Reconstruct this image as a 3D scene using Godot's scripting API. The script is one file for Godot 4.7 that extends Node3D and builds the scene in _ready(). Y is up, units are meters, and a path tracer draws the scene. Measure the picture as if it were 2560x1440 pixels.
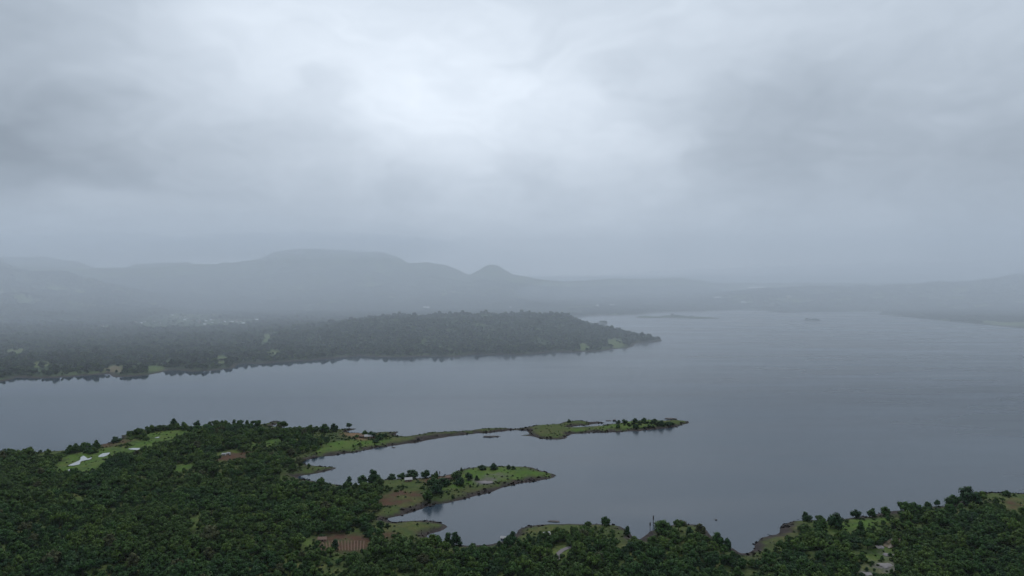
extends Node3D
# A wooded reservoir shore seen from 210 m above the water on an overcast day. Metres, y up, the water is y = 0.

var fine := FastNoiseLite.new()      # bumps of some 20 m
var broad := FastNoiseLite.new()     # bumps of some 150 m
var huge := FastNoiseLite.new()      # hills and cloud masses
var rng := RandomNumberGenerator.new()
var taken := {}
var M := {}                          # materials by name
var near_land := {}
var far_land := {}
var valley := {}
var crowns := []                     # detailed crowns, nine variants
var trunks := []
var small_crowns := []               # plain crowns for the far woods
var leaf_mats := []
var leaf_tints := []


# ---------------------------------------------------------------- naming
func numbered(called: String) -> String:
	if not taken.has(called):
		taken[called] = 0
		return called
	taken[called] += 1
	return "%s_%03d" % [called, taken[called]]

func tag(o: Node, label: String, category := "", group := "", kind := "") -> Node:
	if label: o.set_meta("label", label)
	if category: o.set_meta("category", category)
	if group: o.set_meta("group", group)
	if kind: o.set_meta("kind", kind)
	return o

func thing(called: String, label: String, category: String, at: Vector3, turn := 0.0, group := "") -> Node3D:
	var o := Node3D.new()
	o.name = numbered(called)
	add_child(o, true)
	o.position = at
	o.rotation.y = turn
	tag(o, label, category, group)
	return o

func part(called: String, mesh: Mesh, mat: Material, parent: Node, at := Vector3.ZERO) -> MeshInstance3D:
	var o := MeshInstance3D.new()
	o.name = called if parent != self else numbered(called)
	o.mesh = mesh
	if mat:
		for i in mesh.get_surface_count(): o.set_surface_override_material(i, mat)
	o.position = at
	parent.add_child(o, true)
	return o


# ---------------------------------------------------------------- small maths
func sm(a: float, b: float, x: float) -> float:
	return smoothstep(a, b, x)

func lin(r: float, g: float, b: float) -> Color:
	return Color(r, g, b)

func mat(r: float, g: float, b: float, rough := 0.9) -> StandardMaterial3D:
	var m := StandardMaterial3D.new()
	m.albedo_color = Color(r, g, b).linear_to_srgb()
	m.roughness = rough
	m.metallic_specular = 0.3
	return m

func along(line: Array, x: float) -> float:
	if x <= line[0].x: return line[0].y
	for i in range(1, line.size()):
		if x <= line[i].x:
			var t: float = (x - line[i - 1].x) / (line[i].x - line[i - 1].x)
			t = lerpf(t, t * t * (3.0 - 2.0 * t), 0.5)
			return lerpf(line[i - 1].y, line[i].y, t)
	return line[-1].y


# ---------------------------------------------------------------- land as a grid of shore distances, heights and ground kinds
func fill(g: Dictionary, polys: Array, into: PackedByteArray, value: int) -> PackedByteArray:
	for j in g.nz:
		var z: float = g.z0 + j * g.cell
		var xs := []
		for poly in polys:
			var n: int = poly.size()
			for i in n:
				var a: Vector2 = poly[i]
				var b: Vector2 = poly[(i + 1) % n]
				if (a.y > z) != (b.y > z):
					xs.append(a.x + (z - a.y) / (b.y - a.y) * (b.x - a.x))
		xs.sort()
		for k in range(0, xs.size() - 1, 2):
			var i0 := maxi(0, ceili((xs[k] - g.x0) / g.cell))
			var i1 := mini(g.nx - 1, floori((xs[k + 1] - g.x0) / g.cell))
			for i in range(i0, i1 + 1):
				into[j * g.nx + i] = value
	return into

func roughened(poly: Array, step: float, most: float, seed_at: float) -> Array:
	var out := []
	var n := poly.size()
	for i in n:
		var a: Vector2 = poly[i]
		var b: Vector2 = poly[(i + 1) % n]
		var c: Vector2 = poly[(i + 2) % n]
		var z: Vector2 = poly[(i - 1 + n) % n]
		var long := a.distance_to(b)
		var k := clampi(int(long / step), 1, 60)
		for s in k:
			var p := a.cubic_interpolate(b, z, c, float(s) / k) if long < 400.0 else a.lerp(b, float(s) / k)
			var w := minf(most, long * 0.1)
			p += Vector2(fine.get_noise_3d(p.x * 1.7, seed_at, p.y * 1.7), fine.get_noise_3d(p.x * 1.7, seed_at + 70.0, p.y * 1.7)) * w * 1.6
			out.append(p)
	return out

func make_grid(x0: float, z0: float, cell: float, nx: int, nz: int, polys: Array) -> Dictionary:
	var g := {"x0": x0, "z0": z0, "cell": cell, "nx": nx, "nz": nz}
	var inside := PackedByteArray()
	inside.resize(nx * nz)
	inside = fill(g, polys, inside, 1)
	var d := PackedFloat32Array()
	d.resize(nx * nz)
	d.fill(1e6)
	for poly in polys:
		var n: int = poly.size()
		for s in n:
			var a: Vector2 = poly[s]
			var b: Vector2 = poly[(s + 1) % n]
			var ab := b - a
			var l2 := maxf(ab.length_squared(), 1e-6)
			var pad := cell * 2.5
			for j in range(maxi(0, int((minf(a.y, b.y) - pad - z0) / cell)), mini(nz - 1, int((maxf(a.y, b.y) + pad - z0) / cell)) + 1):
				for i in range(maxi(0, int((minf(a.x, b.x) - pad - x0) / cell)), mini(nx - 1, int((maxf(a.x, b.x) + pad - x0) / cell)) + 1):
					var p := Vector2(x0 + i * cell, z0 + j * cell)
					var q := a + ab * clampf((p - a).dot(ab) / l2, 0.0, 1.0)
					var e := p.distance_to(q)
					var k := j * nx + i
					if e < d[k]: d[k] = e
	var diag := cell * 1.4142
	for j in range(1, nz):
		for i in range(1, nx - 1):
			var k := j * nx + i
			d[k] = minf(d[k], minf(minf(d[k - 1], d[k - nx]) + cell, minf(d[k - nx - 1], d[k - nx + 1]) + diag))
	for j in range(nz - 2, -1, -1):
		for i in range(nx - 2, 0, -1):
			var k := j * nx + i
			d[k] = minf(d[k], minf(minf(d[k + 1], d[k + nx]) + cell, minf(d[k + nx - 1], d[k + nx + 1]) + diag))
	for k in nx * nz:
		if inside[k] == 0: d[k] = -d[k]
	g.sd = d
	var h := PackedFloat32Array()
	h.resize(nx * nz)
	g.h = h
	var kind := PackedByteArray()
	kind.resize(nx * nz)
	g.kind = kind
	return g

func look(g: Dictionary, what: String, x: float, z: float) -> float:
	var fx: float = clampf((x - g.x0) / g.cell, 0.0, g.nx - 1.001)
	var fz: float = clampf((z - g.z0) / g.cell, 0.0, g.nz - 1.001)
	var i := int(fx)
	var j := int(fz)
	fx -= i
	fz -= j
	var a: PackedFloat32Array = g[what]
	var k: int = j * g.nx + i
	return lerpf(lerpf(a[k], a[k + 1], fx), lerpf(a[k + g.nx], a[k + g.nx + 1], fx), fz)

func kind_at(g: Dictionary, x: float, z: float) -> int:
	var i := clampi(roundi((x - g.x0) / g.cell), 0, g.nx - 1)
	var j := clampi(roundi((z - g.z0) / g.cell), 0, g.nz - 1)
	return g.kind[j * g.nx + i]

func in_grid(g: Dictionary, x: float, z: float) -> bool:
	return x > g.x0 and z > g.z0 and x < g.x0 + g.cell * (g.nx - 1) and z < g.z0 + g.cell * (g.nz - 1)

func ground(x: float, z: float) -> float:
	if in_grid(near_land, x, z): return look(near_land, "h", x, z)
	if in_grid(far_land, x, z): return look(far_land, "h", x, z)
	if in_grid(valley, x, z): return look(valley, "h", x, z)
	return -20.0

func land_mesh(g: Dictionary, paint: Callable, skip: Dictionary, drop := 0.0) -> ArrayMesh:
	var nx: int = g.nx
	var nz: int = g.nz
	var v := PackedVector3Array()
	var nrm := PackedVector3Array()
	var col := PackedColorArray()
	v.resize(nx * nz)
	nrm.resize(nx * nz)
	col.resize(nx * nz)
	var h: PackedFloat32Array = g.h
	for j in nz:
		for i in nx:
			var k := j * nx + i
			var x: float = g.x0 + i * g.cell
			var z: float = g.z0 + j * g.cell
			v[k] = Vector3(x, h[k] - drop, z)
			var dx := h[j * nx + mini(i + 1, nx - 1)] - h[j * nx + maxi(i - 1, 0)]
			var dz := h[mini(j + 1, nz - 1) * nx + i] - h[maxi(j - 1, 0) * nx + i]
			nrm[k] = Vector3(-dx, 2.0 * g.cell, -dz).normalized()
			if h[k] > -4.0:
				col[k] = paint.call(x, z, h[k], g.sd[k], g.kind[k])
			else:
				col[k] = Color(0.03, 0.03, 0.025)
	var idx := PackedInt32Array()
	for j in nz - 1:
		for i in nx - 1:
			var k := j * nx + i
			if maxf(maxf(h[k], h[k + 1]), maxf(h[k + nx], h[k + nx + 1])) < -5.0: continue
			if skip:
				var c := v[k]
				if in_grid(skip, c.x, c.z) and in_grid(skip, c.x + g.cell, c.z + g.cell): continue
			if (i + j) % 2:
				idx.append_array([k, k + 1, k + nx, k + 1, k + nx + 1, k + nx])
			else:
				idx.append_array([k, k + 1, k + nx + 1, k, k + nx + 1, k + nx])
	var arrays := []
	arrays.resize(Mesh.ARRAY_MAX)
	arrays[Mesh.ARRAY_VERTEX] = v
	arrays[Mesh.ARRAY_NORMAL] = nrm
	arrays[Mesh.ARRAY_COLOR] = col
	arrays[Mesh.ARRAY_INDEX] = idx
	var m := ArrayMesh.new()
	m.add_surface_from_arrays(Mesh.PRIMITIVE_TRIANGLES, arrays)
	return m


# ---------------------------------------------------------------- sky
# Cloud brightness seen in some directions: (degrees right of north, degrees up, brightness 0..255), spread smoothly between them and broken up by noise.
func cloud_sky() -> ImageTexture:
	var spots: Array[Vector3] = [Vector3(-36.9, 17.9, 168), Vector3(-32.3, 18.9, 180), Vector3(-27.3, 17.6, 205), Vector3(-18.8, 19.5, 225), Vector3(-18.8, 20.9, 220), Vector3(-9.3, 21.2, 205), Vector3(0.7, 21.4, 200), Vector3(10.6, 21.4, 205), Vector3(16.9, 20.0, 205), Vector3(25.7, 19.8, 200), Vector3(33.3, 17.1, 191), Vector3(36.9, 17.4, 188), Vector3(-36.9, 14.2, 175), Vector3(-32.3, 15.0, 194), Vector3(-25.9, 15.0, 205), Vector3(-18.8, 16.7, 225), Vector3(-12.6, 17.2, 228), Vector3(-7.7, 16.8, 234), Vector3(-3.4, 15.4, 233), Vector3(-1.0, 19.1, 227), Vector3(5.7, 18.4, 215), Vector3(13.8, 17.1, 205), Vector3(22.9, 15.7, 189), Vector3(30.9, 15.2, 193), Vector3(36.9, 13.7, 182), Vector3(-36.9, 10.4, 151), Vector3(-31.1, 11.6, 177), Vector3(-24.6, 12.3, 196), Vector3(-17.2, 13.5, 205), Vector3(-10.9, 13.3, 225), Vector3(-6.0, 12.8, 234), Vector3(0.0, 13.5, 226), Vector3(4.7, 12.5, 227), Vector3(10.6, 10.8, 217), Vector3(16.9, 13.2, 184), Vector3(24.3, 12.6, 175), Vector3(30.9, 12.2, 172), Vector3(36.9, 10.9, 180), Vector3(-36.9, 7.2, 135), Vector3(-31.1, 8.3, 151), Vector3(-24.6, 9.4, 173), Vector3(-17.2, 9.8, 194), Vector3(-9.3, 9.8, 211), Vector3(-4.7, 9.9, 226), Vector3(0.7, 9.6, 200), Vector3(5.7, 8.9, 192), Vector3(11.3, 8.5, 202), Vector3(15.4, 9.9, 177), Vector3(20.0, 10.0, 166), Vector3(27.0, 8.6, 172), Vector3(33.3, 8.6, 172), Vector3(36.9, 7.2, 160), Vector3(-36.9, 4.6, 164), Vector3(-31.1, 5.2, 169), Vector3(-24.6, 5.2, 167), Vector3(-17.2, 5.4, 178), Vector3(-9.3, 6.3, 184), Vector3(-1.0, 6.7, 190), Vector3(4.0, 6.3, 197), Vector3(12.2, 6.2, 190), Vector3(20.0, 6.0, 172), Vector3(27.0, 5.7, 168), Vector3(33.3, 5.3, 162), Vector3(36.9, 4.6, 160), Vector3(-36.9, 3.0, 186), Vector3(-32.3, 3.0, 183), Vector3(-27.3, 3.3, 186), Vector3(-20.3, 3.1, 192), Vector3(-12.6, 2.9, 200), Vector3(-2.7, 3.3, 204), Vector3(7.3, 3.3, 204), Vector3(16.9, 3.2, 198), Vector3(25.7, 3.0, 192), Vector3(33.3, 2.8, 184), Vector3(36.9, 2.7, 176), Vector3(-36.9, 1.3, 205), Vector3(-31.1, 1.7, 207), Vector3(-24.6, 1.5, 209), Vector3(-15.7, 1.0, 205), Vector3(-2.7, 1.3, 207), Vector3(7.3, 1.0, 204), Vector3(16.9, 1.0, 196), Vector3(25.7, 0.6, 188), Vector3(33.3, 0.8, 180), Vector3(36.9, 0.3, 172)]
	for k in 30:      # the same overcast goes on all the way round
		var az := 50.0 + k * 260.0 / 29.0
		spots.append(Vector3(az, 3.0, 160.0 + 6.0 * sin(k * 1.7)))
		spots.append(Vector3(az, 14.0, 182.0 + 10.0 * sin(k * 2.3 + 1.0)))
		spots.append(Vector3(az, 28.0, 202.0 + 10.0 * sin(k * 1.3 + 2.0)))
	for k in 24:
		spots.append(Vector3(k * 15.0 - 180.0, 36.0, 232.0 + 8.0 * sin(k * 2.1)))
		spots.append(Vector3(k * 15.0 - 180.0, 55.0, 258.0))
	var gw := 361
	var gh := 46
	var grid := PackedFloat32Array()
	grid.resize(gw * gh)
	for j in gh:
		var el := j * 2.0
		for i in gw:
			var az := float(i) - 180.0
			var wide := 3.4 + el * 0.1
			var sum := 0.0
			var all := 0.0
			for s in spots:
				var dx := absf(s.x - az)
				if dx > 180.0: dx = 360.0 - dx
				dx *= cos(deg_to_rad(el))
				var dy := (s.y - el) * 1.25
				var d2 := (dx * dx + dy * dy) / (wide * wide)
				if d2 > 60.0: continue
				var w := exp(-minf(d2, 12.0)) + 0.002 / (1.0 + d2 * d2)
				sum += s.z * w
				all += w
			grid[j * gw + i] = sum / all if all > 0.0 else 262.0
	var W := 2400
	var H := 1200
	var im := Image.create(W, H, false, Image.FORMAT_RGBF)
	var puff := FastNoiseLite.new()
	puff.seed = 11
	puff.frequency = 1.0
	puff.fractal_octaves = 5
	puff.fractal_gain = 0.55
	var warp := FastNoiseLite.new()
	warp.seed = 5
	warp.frequency = 1.0
	warp.fractal_octaves = 4
	for y in H:
		var el := 90.0 - (y + 0.5) / H * 180.0
		if el < 0.0:      # the haze goes on down to the ground
			im.fill_rect(Rect2i(0, y, W, H - y), Color(0.31, 0.37, 0.44))
			break
		var ce := cos(deg_to_rad(el))
		var se := sin(deg_to_rad(el))
		for x in W:
			var az := (x + 0.5) / W * 360.0
			if az > 180.0: az -= 360.0
			var d := Vector3(sin(deg_to_rad(az)) * ce, se, -cos(deg_to_rad(az)) * ce)
			# clouds lie in a layer, so they crowd together towards the horizon
			var flat := 1.0 / (maxf(se, 0.0) + 0.42)
			var q := Vector3(d.x * flat, se * 2.0, d.z * flat)
			var wx := warp.get_noise_3d(q.x * 2.2, q.y * 2.0 + 7.0, q.z * 2.2)
			var wy := warp.get_noise_3d(q.x * 2.2 + 31.0, q.y * 2.0, q.z * 2.2)
			var gx := clampf(az + wx * 4.0 + 180.0, 0.0, 359.99)
			var gy := clampf((el + wy * 2.2 * minf(1.0, maxf(el, 0.0) / 6.0 + 0.15)) * 0.5, 0.0, 44.9)
			var i := int(gx)
			var j := int(gy)
			var fx := gx - i
			var fy := gy - j
			var k := j * gw + i
			var v := lerpf(lerpf(grid[k], grid[k + 1], fx), lerpf(grid[k + gw], grid[k + gw + 1], fx), fy)
			var p := puff.get_noise_3d(q.x * 1.7 + wx, q.y * 2.4 + wy, q.z * 1.7)
			var p2 := puff.get_noise_3d(q.x * 7.0 + wx * 2.0, q.y * 9.0 + wy * 2.0, q.z * 7.0)
			v += (p * 11.0 + p2 * 2.5) * minf(1.0, maxf(el, 0.0) / 10.0 + 0.25)
			var warm := clampf((v - 150.0) / 90.0, 0.0, 1.0)
			var c := Color(v * lerpf(0.925, 0.962, warm) / 255.0, v / 255.0, v * lerpf(1.085, 1.045, warm) / 255.0)
			im.set_pixel(x, y, c.srgb_to_linear())
	return ImageTexture.create_from_image(im)


# ---------------------------------------------------------------- trees
func add_leaf(st: SurfaceTool, at: Vector3, out: Vector3, size: float, c: Color) -> void:
	var n := (out + Vector3(rng.randf_range(-0.8, 0.8), rng.randf_range(-0.5, 0.9), rng.randf_range(-0.8, 0.8))).normalized()
	var a := n.cross(Vector3(rng.randf_range(-1, 1), rng.randf_range(-1, 1), rng.randf_range(-1, 1))).normalized() * size
	var b := n.cross(a) * rng.randf_range(0.6, 1.0)
	st.set_color(c)
	st.set_normal((n + out).normalized())
	for p in [at - a, at + b * 0.9, at + a, at - a, at + a, at - b * 0.9 - n * size * 0.4]:
		st.add_vertex(p)

func add_lobe(st: SurfaceTool, at: Vector3, r: float, squash: float, rings: int, around: int, c: Color, jag := 0.22) -> void:
	var pts := []
	for j in rings + 1:
		var row := []
		for i in around:
			var th := PI * j / rings
			var ph := TAU * (i + 0.5 * (j % 2)) / around
			var d := Vector3(sin(th) * cos(ph), cos(th) * squash, sin(th) * sin(ph))
			var k := 1.0 + jag * fine.get_noise_3d((at.x + d.x * r) * 130.0, (at.y + d.y * r) * 130.0, (at.z + d.z * r) * 130.0) * 2.0
			row.append([at + d * r * k, d.normalized()])
		pts.append(row)
	for j in rings:
		for i in around:
			var a = pts[j][i]
			var b = pts[j][(i + 1) % around]
			var e = pts[j + 1][i]
			var f = pts[j + 1][(i + 1) % around]
			for p in [a, b, f, a, f, e]:
				st.set_color(c)
				st.set_normal(p[1])
				st.add_vertex(p[0])

func make_crown(kind: int, seed_at: int, leaves: int) -> ArrayMesh:
	# a crown about one unit in radius, its foot at y = 0
	rng.seed = 900 + seed_at
	var st := SurfaceTool.new()
	st.begin(Mesh.PRIMITIVE_TRIANGLES)
	var lobes := []
	if kind == 0:                                   # round and broad
		lobes.append([Vector3(0, 0.85, 0), 0.62])
		for i in 9:
			var a := TAU * i / 9.0 * 2.4 + rng.randf_range(-0.4, 0.4)
			var q := rng.randf_range(0.4, 0.62)
			lobes.append([Vector3(cos(a) * q, rng.randf_range(0.45, 1.15), sin(a) * q), rng.randf_range(0.3, 0.46)])
		lobes.append([Vector3(rng.randf_range(-0.2, 0.2), 1.35, rng.randf_range(-0.2, 0.2)), 0.36])
	elif kind == 1:                                 # taller, ragged
		for i in 10:
			var t := i / 9.0
			var a := i * 2.4 + rng.randf_range(-0.5, 0.5)
			var q := rng.randf_range(0.3, 0.66) * (1.1 - 0.8 * t)
			lobes.append([Vector3(cos(a) * q, 0.45 + t * 1.25, sin(a) * q), rng.randf_range(0.32, 0.46) * (1.1 - 0.3 * t)])
	else:                                           # a flat, layered crown
		for i in 11:
			var a := i * 2.4 + rng.randf_range(-0.5, 0.5)
			var q := sqrt(i / 11.0) * 0.72
			lobes.append([Vector3(cos(a) * q, 0.95 + rng.randf_range(-0.18, 0.18) - 0.25 * q, sin(a) * q), rng.randf_range(0.26, 0.4)])
	for l in lobes:
		var at: Vector3 = l[0]
		var r: float = l[1]
		var squash := 0.78 if kind != 2 else 0.55
		var tone := rng.randf_range(0.75, 1.2)
		add_lobe(st, at, r * 0.7, squash, 5, 8, Color(tone * 0.8, tone * 0.8, tone * 0.8))
		for n in leaves:
			var d := Vector3(rng.randfn(), rng.randfn() + 0.35, rng.randfn()).normalized()
			var k := tone * rng.randf_range(0.7, 1.35)
			add_leaf(st, at + Vector3(d.x, d.y * squash, d.z) * r * rng.randf_range(0.7, 1.2), d, rng.randf_range(0.055, 0.12), Color(k * rng.randf_range(0.8, 1.08), k, k * rng.randf_range(0.8, 1.1)))
	return st.commit()

func make_small_crown(seed_at: int) -> ArrayMesh:
	rng.seed = 4000 + seed_at
	var st := SurfaceTool.new()
	st.begin(Mesh.PRIMITIVE_TRIANGLES)
	for i in 5:
		var a := i * 2.4
		var q := 0.0 if i == 0 else rng.randf_range(0.35, 0.6)
		var at := Vector3(cos(a) * q, rng.randf_range(0.5, 1.0) if i else 0.95, sin(a) * q)
		var tone := rng.randf_range(0.8, 1.2)
		add_lobe(st, at, rng.randf_range(0.38, 0.55), 0.8, 4, 6, Color(tone, tone, tone))
		for n in 12:
			var d := Vector3(rng.randfn(), rng.randfn() + 0.4, rng.randfn()).normalized()
			var k := tone * rng.randf_range(0.7, 1.3)
			add_leaf(st, at + d * 0.48, d, 0.14, Color(k, k, k))
	return st.commit()

func add_bar(st: SurfaceTool, a: Vector3, b: Vector3, ra: float, rb: float, n := 6) -> void:
	var d := (b - a).normalized()
	var u := d.cross(Vector3(0.3, 0.1, 1.0)).normalized()
	var w := d.cross(u)
	for i in n:
		var p := TAU * i / n
		var q := TAU * (i + 1) / n
		var o := u * cos(p) + w * sin(p)
		var e := u * cos(q) + w * sin(q)
		for x in [[a + o * ra, o], [b + o * rb, o], [b + e * rb, e], [a + o * ra, o], [b + e * rb, e], [a + e * ra, e]]:
			st.set_normal(x[1])
			st.add_vertex(x[0])

func make_trunk(kind: int) -> ArrayMesh:
	var st := SurfaceTool.new()
	st.begin(Mesh.PRIMITIVE_TRIANGLES)
	var fork := Vector3(0.03, 0.42 if kind != 2 else 0.6, -0.02)
	add_bar(st, Vector3(0, -0.25, 0), fork, 0.085, 0.06)
	for i in 4:
		var a := i * 1.7 + kind
		add_bar(st, fork, Vector3(cos(a) * 0.36, 0.72, sin(a) * 0.36), 0.045, 0.02, 5)
	add_bar(st, fork, Vector3(0.0, 0.95, 0.05), 0.05, 0.02, 5)
	return st.commit()

func tree(label: String, group: String, at: Vector3, wide: float, tall: float, kind: int, tint: int, turn: float, called := "forest_tree") -> Node3D:
	var o := thing(called, label, "tree", at, turn, group)
	var top := 1.7 if kind == 0 else (2.3 if kind == 1 else 1.25)
	var c := part("crown", crowns[kind * 3 + int(absf(turn) * 7.0) % 3], leaf_mats[tint], o)
	c.scale = Vector3(wide, tall / top, wide)
	var t := part("trunk", trunks[kind], M.bark, o)
	t.scale = Vector3(wide, tall / top, wide)
	return o

func scatter(parent: Node3D, called: String, mesh: Mesh, m: Material, where: Array, colors: Array) -> void:
	if where.is_empty(): return
	var mm := MultiMesh.new()
	mm.transform_format = MultiMesh.TRANSFORM_3D
	mm.use_colors = true
	mm.mesh = mesh
	mm.instance_count = where.size()
	for i in where.size():
		mm.set_instance_transform(i, where[i])
		mm.set_instance_color(i, colors[i])
	var o := MultiMeshInstance3D.new()
	o.name = called
	o.multimesh = mm
	o.material_override = m
	parent.add_child(o, true)
	tag(o, "", "", "", "stuff")


# ---------------------------------------------------------------- ground colours (real-world base colours)
func near_paint(x: float, z: float, h: float, sd: float, kind: int) -> Color:
	var c := Color(0, 0, 0)
	for k in 4:
		var wx := fine.get_noise_3d(x * 1.3, 100.0 + k * 30.0, z * 1.3) * 17.0
		var wz := fine.get_noise_3d(x * 1.3, 400.0 + k * 30.0, z * 1.3) * 13.0
		c += near_colour(x, z, h, sd, kind_at(near_land, x + wx, z + wz)) * 0.25
	return c

func near_colour(x: float, z: float, h: float, sd: float, kind: int) -> Color:
	var a := fine.get_noise_3d(x, 3.0, z)
	var b := broad.get_noise_3d(x * 1.6, 9.0, z * 1.6)
	var e := fine.get_noise_3d(x * 3.1, 40.0, z * 3.1)
	var grass := Color(0.060, 0.105, 0.024).lerp(Color(0.11, 0.12, 0.042), clampf(0.4 + a * 1.3 + b * 0.5, 0, 1))
	grass = grass.lerp(Color(0.035, 0.065, 0.02), clampf(e * 2.4, 0, 0.9))
	var soil := Color(0.032, 0.05, 0.018)
	var c := soil.lerp(grass, clampf(0.55 + b + a * 0.5, 0, 1))
	match kind:
		1: c = Color(0.064, 0.122, 0.022).lerp(Color(0.10, 0.135, 0.034), clampf(0.4 + a * 1.6 + e * 0.9, 0, 1)).lerp(Color(0.04, 0.085, 0.022), clampf(b * 1.2 + e * 1.8 + a, 0, 0.9))
		2: c = Color(0.062, 0.09, 0.026).lerp(Color(0.09, 0.095, 0.036), clampf(0.35 + a * 1.5 + b, 0, 1)).lerp(Color(0.045, 0.075, 0.024), clampf(e * 2.2 + a * 0.6, 0, 0.9))
		3: c = Color(0.088, 0.048, 0.035).lerp(Color(0.06, 0.045, 0.028), clampf(0.4 + a * 1.3 + e, 0, 1)).lerp(grass, clampf(b * 1.4 + a * 1.2 + e * 0.8 + 0.05, 0, 0.8))
		4: c = Color(0.19, 0.125, 0.075).lerp(Color(0.12, 0.09, 0.05), clampf(0.4 + a * 1.4, 0, 1))
		5: c = Color(0.13, 0.125, 0.125).lerp(Color(0.085, 0.095, 0.06), clampf(0.35 + e * 1.6, 0, 1))
		6: c = Color(0.05, 0.044, 0.04).lerp(Color(0.08, 0.08, 0.05), clampf(0.3 + e * 1.4, 0, 1))
	# the bare bank that the falling water has left
	var bank := 5.0 + a * 6.0 + b * 4.0 + e * 4.0
	if kind == 6: bank += 6.0
	var rock := Color(0.028, 0.025, 0.026).lerp(Color(0.055, 0.047, 0.045), clampf(0.3 + e * 1.6, 0, 1))
	var turf := Color(0.058, 0.088, 0.026).lerp(Color(0.05, 0.06, 0.026), clampf(0.5 + a + e, 0, 1))
	if kind == 0: c = c.lerp(turf, sm(bank + 20.0, bank + 8.0, sd))
	return c.lerp(rock, sm(bank + 3.5, bank - 2.5, sd))

func far_paint(x: float, z: float, h: float, sd: float, kind: int) -> Color:
	var a := fine.get_noise_3d(x * 0.35, 3.0, z * 0.35)
	var b := broad.get_noise_3d(x * 0.5, 9.0, z * 0.5)
	var c := Color(0.035, 0.062, 0.024).lerp(Color(0.085, 0.13, 0.042), clampf(0.2 + a * 1.3 + b, 0, 1))
	if kind == 1: c = Color(0.085, 0.14, 0.036).lerp(Color(0.13, 0.15, 0.06), clampf(0.4 + a, 0, 1))
	if kind == 4: c = Color(0.15, 0.13, 0.075)
	var rock := Color(0.05, 0.042, 0.038)
	return c.lerp(rock, sm(13.0 + a * 8.0, 6.0 + a * 8.0, sd))

func valley_paint(x: float, z: float, h: float, sd: float, kind: int) -> Color:
	var a := fine.get_noise_3d(x * 0.12, 3.0, z * 0.25)
	var b := broad.get_noise_3d(x * 0.16, 9.0, z * 0.3)
	var steep := sm(60.0, 260.0, h)
	var field := sm(0.10, 0.18, broad.get_noise_2d(x * 0.35, z * 0.8) + 0.6 * fine.get_noise_2d(x * 0.12, z * 0.3)) * sm(0.0, 0.12, fine.get_noise_2d(x * 0.2 + 70.0, z * 0.45))
	var c := Color(0.035, 0.052, 0.025).lerp(Color(0.17, 0.22, 0.085), clampf(0.1 + a * 2.0 + b * 1.6, 0, 1))
	c = c.lerp(Color(0.04, 0.06, 0.028).lerp(Color(0.13, 0.17, 0.07), clampf(0.3 + a * 2.2, 0, 1)), steep)
	c = c.lerp(Color(0.22, 0.30, 0.11), field * 0.85)
	return c.lerp(Color(0.15, 0.13, 0.10) if x < 1200.0 else Color(0.04, 0.045, 0.035), sm(60.0, 25.0, sd))


# ---------------------------------------------------------------- buildings
func box_mesh(size: Vector3, at: Vector3, st: SurfaceTool) -> void:
	var b := BoxMesh.new()
	b.size = size
	st.append_from(b, 0, Transform3D(Basis(), at))

func gable(w: float, d: float, low: float, high: float, over: float) -> ArrayMesh:
	# two sloping sheets of some thickness that meet at a ridge along x
	var st := SurfaceTool.new()
	st.begin(Mesh.PRIMITIVE_TRIANGLES)
	var run := d / 2.0 + over
	var rise := high - low
	var slope := atan2(rise, d / 2.0)
	for s in [-1.0, 1.0]:
		var b := BoxMesh.new()
		var long := run / cos(slope)
		b.size = Vector3(w + over * 2.0, 0.12, long)
		var basis := Basis(Vector3.RIGHT, s * slope)
		st.append_from(b, 0, Transform3D(basis, Vector3(0, high, 0) + basis * Vector3(0, 0.07, s * (long / 2.0 - 0.02))))
	return st.commit()

func wall_mesh(w: float, d: float, h: float, ridge: float) -> ArrayMesh:
	var st := SurfaceTool.new()
	st.begin(Mesh.PRIMITIVE_TRIANGLES)
	var x := w / 2.0
	var z := d / 2.0
	var ring := [Vector3(-x, 0, z), Vector3(x, 0, z), Vector3(x, 0, -z), Vector3(-x, 0, -z)]
	for i in 4:
		var a: Vector3 = ring[i]
		var b: Vector3 = ring[(i + 1) % 4]
		var up := Vector3(0, h, 0)
		var foot := Vector3(0, -1.5, 0)
		for p in [a + foot, a + up, b + up, a + foot, b + up, b + foot]: st.add_vertex(p)
		if i % 2: for p in [a + up, Vector3(a.x, ridge, 0), b + up]: st.add_vertex(p)
	st.generate_normals()
	return st.commit()

func house(called: String, label: String, category: String, p: Vector2, size: Vector3, turn: float, wall: Material, roof: Material, group := "") -> Node3D:
	var o := thing(called, label, category, Vector3(p.x, ground(p.x, p.y), p.y), turn, group)
	var ridge := size.y + size.z * 0.28
	part("wall", wall_mesh(size.x, size.z, size.y, ridge), wall, o)
	part("roof", gable(size.x, size.z, size.y, ridge, 0.5), roof, o)
	return o

func add_openings(o: Node3D, size: Vector3) -> void:
	var st := SurfaceTool.new()
	st.begin(Mesh.PRIMITIVE_TRIANGLES)
	box_mesh(Vector3(1.0, 2.0, 0.12), Vector3(0.3, 1.0, size.z / 2.0 + 0.02), st)
	part("door", st.commit(), M.dark_wood, o)
	for s in [-1.0, 1.0]:
		var w := SurfaceTool.new()
		w.begin(Mesh.PRIMITIVE_TRIANGLES)
		box_mesh(Vector3(0.9, 0.8, 0.12), Vector3(s * size.x * 0.33, 1.5, size.z / 2.0 + 0.02), w)
		part("window", w.commit(), M.dark_wood, o)

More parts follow.
